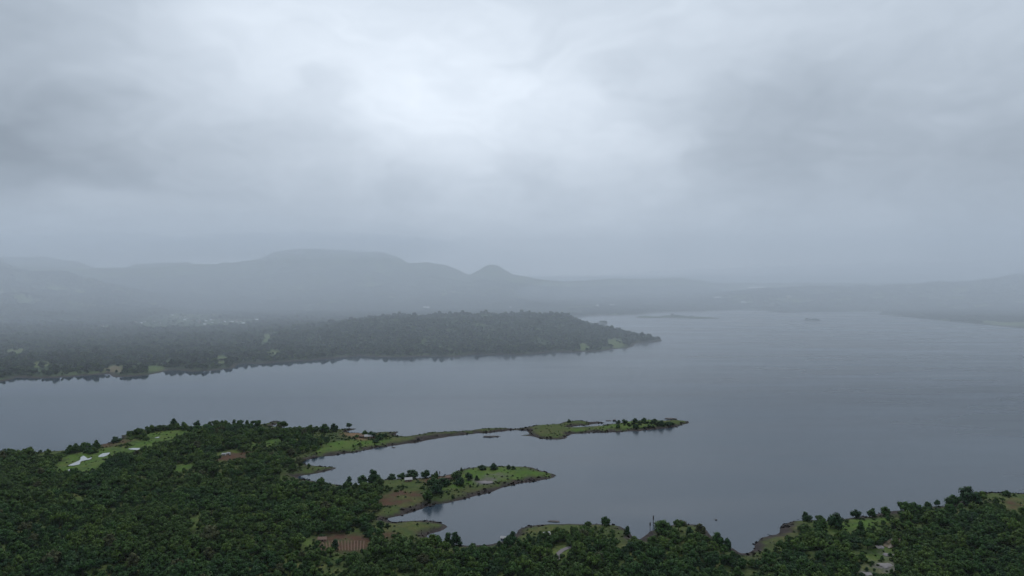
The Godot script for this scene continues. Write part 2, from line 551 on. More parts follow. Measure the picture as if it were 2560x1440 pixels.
func rock(called: String, label: String, at: Vector3, size: Vector3, turn: float, m: Material, seed_at: float, group := "") -> void:
	var st := SurfaceTool.new()
	st.begin(Mesh.PRIMITIVE_TRIANGLES)
	var rings := 9
	var around := 18
	var pts := []
	for j in rings + 1:
		for i in around:
			var th := PI * j / rings
			var ph := TAU * i / around
			var d := Vector3(sin(th) * cos(ph), cos(th), sin(th) * sin(ph))
			var k := 1.0 + 0.55 * fine.get_noise_3d(d.x * 28.0 + seed_at * 50.0, d.y * 28.0, d.z * 28.0) + 0.25 * fine.get_noise_3d(d.x * 80.0 + seed_at * 50.0, d.y * 80.0, d.z * 80.0)
			pts.append(Vector3(d.x * size.x, d.y * size.y, d.z * size.z) * 0.5 * k)
	for j in rings:
		for i in around:
			var a: Vector3 = pts[j * around + i]
			var b: Vector3 = pts[j * around + (i + 1) % around]
			var e: Vector3 = pts[(j + 1) * around + i]
			var f: Vector3 = pts[(j + 1) * around + (i + 1) % around]
			for p in [a, b, f, a, f, e]: st.add_vertex(p)
	st.generate_normals()
	var o := part(called, st.commit(), m, self, at)
	o.rotation.y = turn
	tag(o, label, "rock", group)

func pond(called: String, label: String, poly: Array, h: float, m: Material, group := "") -> void:
	var shape := PackedVector2Array(roughened(poly, 4.0, 3.0, h * 10.0 + poly.size()))
	var tri := Geometry2D.triangulate_polygon(shape)
	if tri.is_empty(): return
	var st := SurfaceTool.new()
	st.begin(Mesh.PRIMITIVE_TRIANGLES)
	for k in range(0, tri.size(), 3):
		var t := [shape[tri[k]], shape[tri[k + 1]], shape[tri[k + 2]]]
		if (t[1] - t[0]).cross(t[2] - t[0]) < 0: t.reverse()
		for p in t:
			st.set_normal(Vector3.UP)
			st.add_vertex(Vector3(p.x, h, p.y))
	var o := part(called, st.commit(), m, self)
	tag(o, label, "", group, "structure")


func _ready() -> void:
	# ------------------------------------------------------------ camera, sky, light
	for n in [[fine, 1, 0.045, 3], [broad, 2, 0.008, 3], [huge, 3, 0.0016, 4]]:
		n[0].seed = n[1]
		n[0].frequency = n[2]
		n[0].fractal_octaves = n[3]
	var cam := Camera3D.new()
	cam.name = "camera"
	cam.position = Vector3(0, 210, 0)
	cam.rotation_degrees = Vector3(-1.007, 0, 0)
	cam.fov = 45.74
	cam.near = 1.0
	cam.far = 40000.0
	add_child(cam)
	cam.current = true
	var env := Environment.new()
	env.background_mode = Environment.BG_SKY
	var sky := Sky.new()
	var pano := PanoramaSkyMaterial.new()
	pano.panorama = cloud_sky()
	sky.sky_material = pano
	env.sky = sky
	env.background_energy_multiplier = 1.0
	env.tonemap_mode = Environment.TONE_MAPPER_LINEAR
	env.tonemap_exposure = 1.14
	env.sdfgi_enabled = true
	env.ssao_enabled = true
	env.ssil_enabled = true
	env.fog_enabled = true
	env.fog_density = 0.000022
	env.fog_light_color = Color(0.89, 0.94, 1.0)
	env.volumetric_fog_enabled = true
	env.volumetric_fog_density = 0.0
	var we := WorldEnvironment.new()
	we.name = "world_environment"
	we.environment = env
	add_child(we)
	var sun := DirectionalLight3D.new()
	sun.name = "sun"
	sun.light_energy = 0.5
	sun.light_angular_distance = 20.0
	sun.light_color = Color(1.0, 0.97, 0.93)
	sun.shadow_enabled = true
	sun.rotation_degrees = Vector3(-48, 172, 0)
	add_child(sun)

	# ------------------------------------------------------------ materials
	var grain := FastNoiseLite.new()
	grain.seed = 21
	grain.frequency = 0.03
	grain.fractal_octaves = 5
	grain.fractal_gain = 0.6
	var ramp := Gradient.new()
	ramp.set_color(0, Color(0.62, 0.62, 0.62))
	ramp.set_color(1, Color(1, 1, 1))
	var grain_tex := NoiseTexture2D.new()
	grain_tex.width = 512
	grain_tex.height = 512
	grain_tex.seamless = true
	grain_tex.noise = grain
	grain_tex.color_ramp = ramp
	for n in [["near_ground", 0.028], ["far_ground", 0.008], ["valley_ground", 0.002]]:
		var m := StandardMaterial3D.new()
		m.vertex_color_use_as_albedo = true
		m.albedo_texture = grain_tex
		m.uv1_triplanar = true
		m.uv1_world_triplanar = true
		m.uv1_scale = Vector3.ONE * n[1]
		m.roughness = 0.95
		m.metallic_specular = 0.2
		M[n[0]] = m
	leaf_tints = [lin(0.021, 0.056, 0.013), lin(0.030, 0.067, 0.013), lin(0.050, 0.088, 0.015), lin(0.016, 0.045, 0.015), lin(0.034, 0.067, 0.014), lin(0.049, 0.056, 0.022)]
	for t in leaf_tints:
		var m := mat(t.r, t.g, t.b, 0.75)
		m.vertex_color_use_as_albedo = true
		leaf_mats.append(m)
	var leaf_any := mat(1, 1, 1, 0.75)
	leaf_any.vertex_color_use_as_albedo = true
	M.leaf = leaf_any
	M.bark = mat(0.042, 0.040, 0.034)
	M.dark_wood = mat(0.03, 0.025, 0.02)
	M.mud_wall = mat(0.16, 0.11, 0.08)
	M.white_wall = mat(0.42, 0.42, 0.40)
	M.tin_roof = mat(0.2, 0.205, 0.215, 0.5)
	M.pale_roof = mat(0.62, 0.64, 0.66, 0.6)
	M.tile_roof = mat(0.11, 0.075, 0.06)
	M.yellow_wall = mat(0.62, 0.56, 0.36)
	M.wet_rock = mat(0.035, 0.032, 0.032, 0.7)
	M.pale_rock = mat(0.125, 0.12, 0.125, 0.9)
	M.asphalt = mat(0.085, 0.08, 0.085, 0.8)
	M.furrow = mat(0.095, 0.062, 0.046)
	M.foam = mat(0.6, 0.62, 0.64, 0.7)
	var rip := FastNoiseLite.new()
	rip.seed = 8
	rip.frequency = 0.012
	rip.fractal_octaves = 3
	var rip_ramp := Gradient.new()
	rip_ramp.set_color(0, Color(0.14, 0.14, 0.14))
	rip_ramp.set_color(1, Color(0.26, 0.26, 0.26))
	var rip_tex := NoiseTexture2D.new()
	rip_tex.width = 512
	rip_tex.height = 512
	rip_tex.seamless = true
	rip_tex.noise = rip
	rip_tex.color_ramp = rip_ramp
	var lake := mat(0.014, 0.026, 0.040, 1.0)
	lake.metallic_specular = 0.5
	# calm water to the left, wind on it to the right, with lanes of ripples
	var ruffle := Image.create(1024, 1024, false, Image.FORMAT_RGB8)
	for v in 1024:
		for u in 1024:
			var wx := (u / 1024.0 - 0.5) * 20000.0
			var wz := -5250.0 + (v / 1024.0 - 0.5) * 16500.0
			var lane := huge.get_noise_2d(wx * 0.55 + wz * 0.35, wz * 3.2) * 0.5 + broad.get_noise_2d(wx * 0.35 + wz * 0.2, wz * 1.8) * 0.28
			var r := lerpf(0.07, 0.27, sm(-900.0, 700.0, wx + wz * 0.15)) * (1.0 + lane * 0.8)
			ruffle.set_pixel(u, v, Color(r, r, r))
	lake.roughness_texture = ImageTexture.create_from_image(ruffle)
	M.lake = lake
	var still := mat(0.22, 0.24, 0.25, 0.05)
	still.metallic_specular = 0.7
	M.flood = still
	M.puddle = mat(0.10, 0.085, 0.06, 0.12)

	# ------------------------------------------------------------ shores and heights
	var shore: Array = [Vector2(-1250, -640), Vector2(-900, -770), Vector2(-602.8, -800.3), Vector2(-578.4, -805.7), Vector2(-553.7, -811.3), Vector2(-525.1, -826.3), Vector2(-507.5, -854.1), Vector2(-511.7, -911.0), Vector2(-506.1, -920.5), Vector2(-477.8, -944.9), Vector2(-426.8, -955.1), Vector2(-382.9, -957.6), Vector2(-356.7, -962.8), Vector2(-340.0, -986.9), Vector2(-331.9, -973.4), Vector2(-334.0, -950.0), Vector2(-284.4, -930.1), Vector2(-246.1, -930.1), Vector2(-213.3, -935.0), Vector2(-223.5, -915.7), Vector2(-199.9, -906.4), Vector2(-172.3, -915.7), Vector2(-153.3, -918.1), Vector2(-154.2, -904.1), Vector2(-145.1, -890.5), Vector2(-131.6, -895.0), Vector2(-124.6, -901.8), Vector2(-96.9, -915.7), Vector2(-65.1, -922.9), Vector2(-33.1, -937.5), Vector2(-11.1, -939.9), Vector2(5.5, -935.0), Vector2(21.1, -944.9), Vector2(33.7, -955.1), Vector2(65.3, -965.4), Vector2(76.2, -981.4), Vector2(98.4, -984.1), Vector2(132.8, -973.4), Vector2(107.3, -960.2), Vector2(78.0, -947.4), Vector2(94.5, -944.9), Vector2(123.5, -955.1), Vector2(151.2, -970.7), Vector2(173.6, -984.1), Vector2(198.4, -992.4), Vector2(220.5, -986.9), Vector2(236.3, -992.4), Vector2(251.7, -984.1), Vector2(253.5, -973.4), Vector2(240.0, -960.2), Vector2(222.3, -944.9), Vector2(197.4, -932.5), Vector2(162.4, -920.5), Vector2(128.9, -913.4), Vector2(96.2, -908.7), Vector2(76.7, -899.5), Vector2(64.3, -875.2), Vector2(43.8, -875.2), Vector2(33.6, -879.5), Vector2(28.8, -890.5), Vector2(10.0, -897.3), Vector2(22.3, -901.8), Vector2(20.6, -922.9), Vector2(2.7, -925.3), Vector2(-21.5, -913.4), Vector2(-53.2, -904.1), Vector2(-83.6, -888.3), Vector2(-107.6, -870.9), Vector2(-120.9, -856.2), Vector2(-130.3, -852.1), Vector2(-152.8, -838.0), Vector2(-174.2, -822.5), Vector2(-198.2, -802.1), Vector2(-222.5, -787.9), Vector2(-235.1, -775.8), Vector2(-236.1, -764.1), Vector2(-224.2, -754.4), Vector2(-207.4, -749.6), Vector2(-193.0, -743.3), Vector2(-200.1, -731.1), Vector2(-213.8, -719.2), Vector2(-223.8, -710.6), Vector2(-214.1, -699.4), Vector2(-177.0, -683.2), Vector2(-152.9, -683.2), Vector2(-131.5, -698.0), Vector2(-99.8, -706.4), Vector2(-79.5, -710.6), Vector2(-67.5, -716.3), Vector2(-56.2, -734.1), Vector2(-41.7, -746.5), Vector2(-22.1, -749.6), Vector2(2.2, -748.0), Vector2(21.9, -744.9), Vector2(31.0, -731.1), Vector2(45.9, -714.9), Vector2(40.8, -706.4), Vector2(20.4, -693.9), Vector2(-4.0, -679.3), Vector2(-19.5, -662.8), Vector2(-38.0, -644.7), Vector2(-55.8, -631.0), Vector2(-73.2, -621.0), Vector2(-89.0, -604.1), Vector2(-102.9, -592.0), Vector2(-109.5, -584.1), Vector2(-100.7, -579.4), Vector2(-85.7, -581.3), Vector2(-70.4, -582.2), Vector2(-61.2, -576.5), Vector2(-54.3, -568.2), Vector2(-60.8, -557.5), Vector2(-69.6, -548.8), Vector2(-66.2, -539.6), Vector2(-53.5, -533.1), Vector2(-37.4, -529.1), Vector2(-18.8, -529.9), Vector2(-4.8, -538.0), Vector2(3.3, -551.4), Vector2(10.0, -565.5), Vector2(21.9, -571.9), Vector2(40.7, -574.7), Vector2(64.4, -574.7), Vector2(87.7, -571.9), Vector2(96.1, -552.2), Vector2(99.9, -538.0), Vector2(110.7, -552.2), Vector2(123.7, -567.3), Vector2(141.8, -572.8), Vector2(157.5, -571.0), Vector2(160.7, -558.3), Vector2(160.4, -546.3), Vector2(164.5, -536.3), Vector2(169.9, -523.6), Vector2(175.6, -511.5), Vector2(185.8, -520.5), Vector2(190.7, -529.9), Vector2(200.4, -543.8), Vector2(216.5, -552.2), Vector2(224.7, -567.3), Vector2(237.4, -579.4), Vector2(247.5, -583.2), Vector2(268.1, -583.2), Vector2(294.6, -588.0), Vector2(319.6, -595.9), Vector2(344.1, -608.2), Vector2(368.1, -612.4), Vector2(406.7, -627.6), Vector2(446.2, -653.0), Vector2(472.8, -657.9), Vector2(496.0, -657.9), Vector2(560.6, -670.3), Vector2(900, -560), Vector2(1140, -480), Vector2(1140, 130), Vector2(-1280, 130)]
	near_land = make_grid(-1290, -1060, 4.0, 610, 300, [roughened(shore, 5.0, 5.0, 1.0)])
	for j in near_land.nz:
		for i in near_land.nx:
			var k: int = j * near_land.nx + i
			var x: float = near_land.x0 + i * near_land.cell
			var z: float = near_land.z0 + j * near_land.cell
			var sd: float = near_land.sd[k]
			if sd <= 0.0:
				near_land.h[k] = maxf(-14.0, sd * 0.22)
				continue
			var h := 1.7 * sm(-4.0, 12.0, sd) - 0.1 + 4.2 * (1.0 - exp(-sd / 55.0)) + 9.0 * sm(60.0, 260.0, sd)
			h += (broad.get_noise_2d(x, z) * 4.0 + fine.get_noise_2d(x, z) * 1.2) * sm(5.0, 90.0, sd)
			near_land.h[k] = maxf(h, 0.15)
	var main_shore: Array = [Vector2(-9950, -1900), Vector2(-3500, -1500), Vector2(-1560, -1390), Vector2(-1034.7, -1314.6), Vector2(-1016.7, -1354.5), Vector2(-1013.7, -1380.8), Vector2(-1031.8, -1419.2), Vector2(-1004.8, -1402.5), Vector2(-947.2, -1402.5), Vector2(-907.3, -1430.6), Vector2(-865.8, -1459.9), Vector2(-828.5, -1413.6), Vector2(-794.9, -1424.9), Vector2(-768.4, -1453.9), Vector2(-761.1, -1528.7), Vector2(-707.4, -1496.6), Vector2(-658.6, -1515.7), Vector2(-640.2, -1562.1), Vector2(-653.8, -1618.8), Vector2(-640.7, -1641.1), Vector2(-611.0, -1626.2), Vector2(-549.6, -1671.9), Vector2(-482.4, -1712.0), Vector2(-418.0, -1780.3), Vector2(-399.1, -1789.2), Vector2(-331.1, -1762.7), Vector2(-289.7, -1762.7), Vector2(-229.9, -1780.3), Vector2(-188.1, -1780.3), Vector2(-142.8, -1762.7), Vector2(-111.9, -1816.5), Vector2(-21.3, -1816.5), Vector2(53.9, -1835.1), Vector2(105.0, -1883.5), Vector2(154.8, -1883.5), Vector2(222.3, -1893.5), Vector2(286.9, -1955.7), Vector2(349.7, -1999.5), Vector2(380.5, -2105.6), Vector2(432.8, -2169.5), Vector2(467.4, -2182.7), Vector2(491.8, -2223.5), Vector2(484.7, -2294.8), Vector2(439.9, -2419.1), Vector2(401.5, -2632.8), Vector2(350.0, -2842.1), Vector2(267.0, -3035.0), Vector2(204.4, -3169.5), Vector2(177.3, -3285.9), Vector2(138.7, -3379.0), Vector2(205.9, -3511.7), Vector2(332.7, -3546.5), Vector2(466.7, -3618.2), Vector2(600.1, -3655.1), Vector2(722.0, -3731.4), Vector2(844.7, -3893.7), Vector2(980.1, -3980.3), Vector2(1132.7, -4025.1), Vector2(1255.3, -4117.7), Vector2(1408.4, -4214.7), Vector2(1496.7, -4117.7), Vector2(1488.6, -3936.6), Vector2(1598.0, -3893.7), Vector2(1777.1, -3936.6), Vector2(1983.5, -3980.3), Vector2(2156.9, -4025.1), Vector2(2024.3, -3810.8), Vector2(1992.0, -3692.8), Vector2(2002.1, -3347.4), Vector2(2010.5, -3061.0), Vector2(2017.6, -2819.7), Vector2(2021.3, -2692.3), Vector2(2126.5, -2237.4), Vector2(3600, -2100), Vector2(9950, -1900), Vector2(9950, -13450), Vector2(-9950, -13450)]
	var islands: Array = [[Vector2(632.1, -3477.5), Vector2(704.3, -3618.2), Vector2(741.3, -3511.7), Vector2(825.1, -3655.1), Vector2(878.7, -3655.1), Vector2(904.6, -3546.5), Vector2(978.8, -3477.5), Vector2(1030.3, -3379.0), Vector2(922.5, -3347.4), Vector2(820.1, -3411.2), Vector2(720.1, -3411.2), Vector2(640.1, -3411.2)], [Vector2(1339.6, -3226.6), Vector2(1432.0, -3256.0), Vector2(1485.2, -3197.8), Vector2(1381.7, -3141.6)], [Vector2(384.1, -3061.0), Vector2(416.4, -3114.3), Vector2(430.7, -3035.0), Vector2(397.1, -3009.5)]]
	var all := [roughened(main_shore, 22.0, 14.0, 2.0)]
	for p in islands: all.append(roughened(p, 12.0, 6.0, 3.0))
	far_land = make_grid(-2500, -3600, 10.0, 360, 232, all)
	valley = make_grid(-10000, -13500, 50.0, 401, 226, all)
	var left_hill: Array = [Vector2(-7528, 463), Vector2(-5001, 384), Vector2(-4159, 345), Vector2(-3598, 283), Vector2(-3430, 249), Vector2(-3233, 210), Vector2(-2953, 165), Vector2(-2756, 131), Vector2(-2532, 81), Vector2(-2363, 41), Vector2(-2138, 13), Vector2(-1632, 7)]
	var range_line: Array = [Vector2(-10726, 210), Vector2(-8754, 397), Vector2(-7278, 456), Vector2(-6295, 441), Vector2(-5714, 446), Vector2(-5567, 407), Vector2(-5361, 392), Vector2(-5253, 358), Vector2(-5155, 313), Vector2(-4762, 313), Vector2(-4633, 353), Vector2(-4328, 367), Vector2(-3959, 377), Vector2(-3896, 348), Vector2(-3640, 353), Vector2(-3551, 382), Vector2(-3463, 367), Vector2(-3148, 407), Vector2(-3029, 446), Vector2(-2960, 495), Vector2(-2803, 525), Vector2(-2557, 549), Vector2(-2114, 530), Vector2(-1869, 505), Vector2(-1623, 510), Vector2(-1436, 461), Vector2(-1269, 367), Vector2(-1082, 382), Vector2(-836, 353), Vector2(-679, 294), Vector2(-551, 230), Vector2(-502, 230), Vector2(-413, 279), Vector2(-320, 338), Vector2(-256, 348), Vector2(-167, 338), Vector2(-89, 289), Vector2(20, 225), Vector2(148, 210), Vector2(295, 171), Vector2(591, 141), Vector2(886, 151), Vector2(1279, 176), Vector2(1673, 171), Vector2(2126, 185), Vector2(2175, 161), Vector2(2342, 156), Vector2(2559, 102), Vector2(2805, 77), Vector2(3297, 72), Vector2(4528, 82), Vector2(6988, 82), Vector2(9942, 62)]
	var right_hill: Array = [Vector2(722, -10), Vector2(1543, 33), Vector2(1870, 85), Vector2(2100, 105), Vector2(2690, 121), Vector2(3182, 135), Vector2(3445, 148), Vector2(3674, 164), Vector2(3904, 180), Vector2(4199, 207), Vector2(4821, 256), Vector2(5641, 243), Vector2(7611, 177)]
	for g in [far_land, valley]:
		for j in g.nz:
			for i in g.nx:
				var k: int = j * g.nx + i
				var x: float = g.x0 + i * g.cell
				var z: float = g.z0 + j * g.cell
				var sd: float = g.sd[k]
				if sd <= 0.0:
					g.h[k] = maxf(-14.0, sd * 0.2)
					continue
				var h := 2.0 * sm(-8.0, 18.0, sd) - 0.2 + 7.0 * (1.0 - exp(-sd / 160.0))
				var rough := broad.get_noise_2d(x * 0.5, z * 0.5)
				h += rough * 6.0 * sm(40.0, 300.0, sd)
				# the wooded ridge of the long far peninsula
				var ridge := Vector2(x, z).distance_to(Geometry2D.get_closest_point_to_segment(Vector2(x, z), Vector2(-330, -2420), Vector2(330, -2560)))
				h += 50.0 * exp(-pow(ridge / 400.0, 2.0)) * sm(0.0, 260.0, sd) * (1.0 + 0.45 * broad.get_noise_2d(x * 0.7 + 400.0, z * 0.7))
				h += maxf(0.0, -z - 4200.0) * 0.008 * sm(0.0, 500.0, sd)
				var big := huge.get_noise_2d(x, z)
				var spur := broad.get_noise_2d(x * 0.35, z * 0.12)
				if x < 0.0 and z < -3000.0:
					var t := absf(z + 4800.0 + big * 300.0) / 1500.0
					h += maxf(0.0, along(left_hill, x / -z * 4800.0 * -1.0 if false else x * 4800.0 / -z) - 20.0) * exp(-t * t * 1.6) * (1.0 + spur * 0.5)
				if x > 0.0 and z < -3000.0:
					var t := absf(z + 5600.0 + big * 300.0) / 1300.0
					h += maxf(0.0, along(right_hill, x * 5600.0 / -z) - 25.0) * exp(-t * t * 1.6) * (1.0 + spur * 0.3) * sm(60.0, 900.0, sd)
				if z < -5000.0:
					var t := (z + 8400.0) / (2300.0 if z > -8400.0 else 3000.0)
					h = maxf(h, lerpf(h, along(range_line, x * 8400.0 / -z) + rough * 10.0, exp(-t * t * 2.2) * (1.0 + minf(0.0, spur) * 0.35 * minf(1.0, absf(t) * 4.0))))
				g.h[k] = maxf(h, 0.15)

	# ------------------------------------------------------------ ground kinds, painted by outline: 1 bright grass, 2 dry grass, 3 tilled soil, 4 bare earth, 5 pale rock, 6 dark rock, 7 flooded, 9 wood
	var patches: Array = [
	# outer island and the causeway
	[2, [Vector2(23.2, -939.0), Vector2(68.5, -971.0), Vector2(125.7, -971.5), Vector2(83.8, -950.0), Vector2(161.6, -981.5), Vector2(215.9, -992.5), Vector2(251.6, -972.5), Vector2(198.8, -939.0), Vector2(140.8, -921.0), Vector2(74.1, -899.5), Vector2(62.1, -879.5), Vector2(31.4, -890.0), Vector2(24.2, -914.0)]],
	[1, [Vector2(75.7, -919.0), Vector2(120.8, -933.5), Vector2(160.2, -973.0), Vector2(196.7, -984.0), Vector2(215.7, -965.5), Vector2(200.0, -945.0), Vector2(142.0, -929.0), Vector2(85.7, -911.0)]],
	[6, [Vector2(-141.3, -858.0), Vector2(-124.5, -882.0), Vector2(-84.8, -901.5), Vector2(-43.1, -917.0), Vector2(-10.9, -928.5), Vector2(16.4, -930.0), Vector2(-16.2, -919.5), Vector2(-53.3, -906.5), Vector2(-93.6, -884.0), Vector2(-126.0, -857.0)]],
	[2, [Vector2(-53.7, -913.5), Vector2(-27.2, -925.5), Vector2(5.5, -930.0), Vector2(-10.8, -921.5), Vector2(-42.9, -911.0)]],
	# tongue one: meadow below the wood
	[1, [Vector2(-232.8, -816.0), Vector2(-223.3, -843.5), Vector2(-201.5, -856.5), Vector2(-166.7, -859.0), Vector2(-142.4, -864.5), Vector2(-136.4, -859.0), Vector2(-158.7, -843.0), Vector2(-184.2, -824.0), Vector2(-209.0, -807.5), Vector2(-225.8, -799.5)]],
	[4, [Vector2(-222.3, -889.5), Vector2(-214.4, -911.4), Vector2(-193.0, -911.4), Vector2(-171.0, -881.0), Vector2(-175.3, -864.0), Vector2(-192.4, -861.0), Vector2(-205.6, -874.0)]],
	[2, [Vector2(-168.3, -841.5), Vector2(-152.7, -865.5), Vector2(-131.6, -877.5), Vector2(-122.9, -870.5), Vector2(-140.5, -853.0), Vector2(-158.0, -839.5)]],
	[6, [Vector2(-157.3, -835.4), Vector2(-140.1, -850.5), Vector2(-121.4, -860.0), Vector2(-120.6, -854.4), Vector2(-138.8, -842.4)]],
	[2, [Vector2(-221.8, -717.4), Vector2(-224.7, -737.0), Vector2(-213.6, -740.5), Vector2(-195.7, -741.9), Vector2(-205.7, -727.9)]],
	[1, [Vector2(-304.4, -828.0), Vector2(-305.4, -851.0), Vector2(-288.7, -853.5), Vector2(-285.2, -836.0), Vector2(-289.5, -820.0)]],
	[1, [Vector2(-338.3, -766.6), Vector2(-333.6, -787.6), Vector2(-323.5, -808.5), Vector2(-312.3, -836.0), Vector2(-304.3, -823.5), Vector2(-316.6, -803.0), Vector2(-325.5, -779.0)]],
	[3, [Vector2(-332.1, -757.5), Vector2(-329.0, -776.5), Vector2(-321.8, -792.5), Vector2(-310.1, -796.0), Vector2(-301.1, -773.0), Vector2(-310.6, -754.0), Vector2(-323.6, -748.0)]],
	[1, [Vector2(-359.4, -714.0), Vector2(-358.3, -729.1), Vector2(-344.5, -731.6), Vector2(-334.8, -720.0), Vector2(-339.9, -708.5), Vector2(-347.2, -702.1)]],
	# flooded fields on the left
	[1, [Vector2(-496.5, -740.0), Vector2(-509.5, -776.5), Vector2(-503.0, -791.5), Vector2(-492.7, -813.0), Vector2(-473.6, -821.5), Vector2(-430.7, -804.5), Vector2(-442.2, -791.0), Vector2(-459.0, -788.0), Vector2(-436.7, -734.6), Vector2(-432.5, -693.1), Vector2(-455.8, -685.1)]],
	[3, [Vector2(-501.4, -823.5), Vector2(-513.7, -860.4), Vector2(-501.5, -870.0), Vector2(-482.2, -863.0), Vector2(-474.7, -840.5), Vector2(-481.7, -827.0)]],
	[1, [Vector2(-465.0, -825.0), Vector2(-476.6, -857.5), Vector2(-476.6, -890.5), Vector2(-459.5, -908.5), Vector2(-430.9, -904.5), Vector2(-425.2, -871.0), Vector2(-428.0, -851.0), Vector2(-410.6, -831.1), Vector2(-414.6, -819.6), Vector2(-435.0, -812.5)]],
	[1, [Vector2(-438.7, -921.0), Vector2(-438.2, -955.5), Vector2(-419.6, -939.0), Vector2(-419.7, -915.0)]],
	[2, [Vector2(-554.5, -775.5), Vector2(-545.2, -792.0), Vector2(-537.4, -822.9), Vector2(-526.2, -798.5), Vector2(-541.6, -780.0)]],
	# tongue two
	[1, [Vector2(-55.0, -718.5), Vector2(-43.1, -732.5), Vector2(-21.6, -734.5), Vector2(2.2, -734.5), Vector2(21.4, -726.0), Vector2(38.5, -709.9), Vector2(12.3, -696.9), Vector2(-8.1, -687.4), Vector2(-28.0, -679.5), Vector2(-47.4, -670.5), Vector2(-65.6, -655.5), Vector2(-69.6, -638.4), Vector2(-74.7, -634.4), Vector2(-68.0, -660.0), Vector2(-56.2, -681.5)]],
	[2, [Vector2(-8.0, -681.9), Vector2(20.6, -699.9), Vector2(39.7, -710.4), Vector2(20.5, -695.9), Vector2(-15.8, -670.9), Vector2(-38.3, -650.4), Vector2(-59.8, -634.9), Vector2(-67.4, -635.4), Vector2(-46.3, -655.5)]],
	[5, [Vector2(-37.8, -676.5), Vector2(-32.7, -694.5), Vector2(-20.6, -700.0), Vector2(-12.3, -696.0), Vector2(-20.1, -683.0), Vector2(-31.8, -674.5)]],
	[5, [Vector2(-29.1, -705.5), Vector2(-12.6, -711.5), Vector2(0.0, -710.0), Vector2(-16.5, -700.5)]],
	[3, [Vector2(-95.2, -688.0), Vector2(-92.1, -710.9), Vector2(-80.5, -719.4), Vector2(-63.8, -722.4), Vector2(-57.8, -701.5), Vector2(-68.4, -683.5), Vector2(-83.9, -678.5)]],
	[2, [Vector2(-132.9, -684.0), Vector2(-120.5, -705.4), Vector2(-100.5, -710.9), Vector2(-92.1, -710.9), Vector2(-94.7, -684.5), Vector2(-109.9, -666.5), Vector2(-124.7, -661.5)]],
	[2, [Vector2(-104.1, -654.5), Vector2(-102.9, -672.0), Vector2(-91.1, -678.5), Vector2(-87.1, -660.0), Vector2(-95.1, -646.0)]],
	[3, [Vector2(-126.9, -624.5), Vector2(-120.7, -640.5), Vector2(-107.5, -652.0), Vector2(-87.9, -648.5), Vector2(-80.9, -642.0), Vector2(-79.6, -625.4), Vector2(-94.4, -616.4), Vector2(-115.9, -614.5)]],
	[2, [Vector2(-122.3, -592.9), Vector2(-110.9, -606.9), Vector2(-83.7, -617.9), Vector2(-92.8, -605.4), Vector2(-105.0, -593.9), Vector2(-117.3, -585.4)]],
	# spit in front of it
	[2, [Vector2(-110.0, -565.4), Vector2(-108.6, -575.9), Vector2(-91.4, -574.4), Vector2(-68.2, -578.4), Vector2(-56.2, -567.9), Vector2(-65.6, -555.9), Vector2(-76.8, -542.9), Vector2(-89.8, -543.9), Vector2(-106.0, -553.0)]],
	[3, [Vector2(-109.0, -543.5), Vector2(-103.8, -550.0), Vector2(-95.4, -548.5), Vector2(-93.7, -538.4), Vector2(-104.0, -534.4)]],
	[3, [Vector2(-144.8, -506.0), Vector2(-150.7, -532.5), Vector2(-141.5, -545.5), Vector2(-131.0, -542.0), Vector2(-116.1, -539.5), Vector2(-108.1, -523.4), Vector2(-108.8, -512.4), Vector2(-125.6, -507.0), Vector2(-139.5, -503.0)]],
	[1, [Vector2(-159.6, -501.0), Vector2(-160.2, -522.5), Vector2(-153.6, -531.5), Vector2(-150.8, -522.0), Vector2(-153.9, -506.5)]],
	[1, [Vector2(-261.9, -548.6), Vector2(-263.4, -558.6), Vector2(-256.6, -558.1), Vector2(-243.8, -531.6), Vector2(-244.8, -525.6), Vector2(-255.6, -538.6)]],
	# headland and the road bend
	[2, [Vector2(-1.6, -553.4), Vector2(6.7, -569.4), Vector2(23.9, -578.9), Vector2(47.9, -580.4), Vector2(61.2, -576.9), Vector2(46.0, -556.9), Vector2(29.2, -549.4), Vector2(12.7, -538.4)]],
	[2, [Vector2(54.2, -574.9), Vector2(84.7, -574.9), Vector2(88.3, -564.9), Vector2(66.1, -560.4)]],
	[2, [Vector2(134.7, -557.4), Vector2(148.2, -571.4), Vector2(160.0, -571.4), Vector2(154.1, -555.9), Vector2(137.9, -543.9)]],
	[1, [Vector2(20.5, -497.5), Vector2(30.0, -508.5), Vector2(42.6, -515.5), Vector2(48.6, -514.5), Vector2(40.3, -505.5), Vector2(34.8, -491.5), Vector2(30.3, -489.5), Vector2(31.1, -502.0)]],
	# lower right clearings
	[2, [Vector2(197.7, -536.4), Vector2(209.7, -551.4), Vector2(226.4, -568.9), Vector2(243.7, -582.4), Vector2(252.1, -584.4), Vector2(241.2, -560.4), Vector2(221.4, -536.4), Vector2(204.5, -525.4)]],
	[1, [Vector2(252.7, -549.5), Vector2(273.8, -584.4), Vector2(288.8, -590.4), Vector2(299.4, -583.9), Vector2(315.6, -581.9), Vector2(320.8, -572.9), Vector2(296.6, -559.0), Vector2(276.1, -551.0), Vector2(256.1, -543.0)]],
	[1, [Vector2(255.0, -494.0), Vector2(266.2, -507.0), Vector2(280.0, -516.0), Vector2(296.4, -529.0), Vector2(294.7, -520.5), Vector2(280.1, -502.5), Vector2(265.4, -489.0), Vector2(253.5, -485.5)]],
	[5, [Vector2(254.9, -480.0), Vector2(264.4, -487.0), Vector2(275.8, -489.5), Vector2(269.7, -473.5), Vector2(255.8, -463.5), Vector2(253.0, -468.5)]],
	[5, [Vector2(240.1, -467.5), Vector2(245.7, -470.5), Vector2(251.1, -467.5), Vector2(243.8, -459.0), Vector2(236.7, -461.0)]],
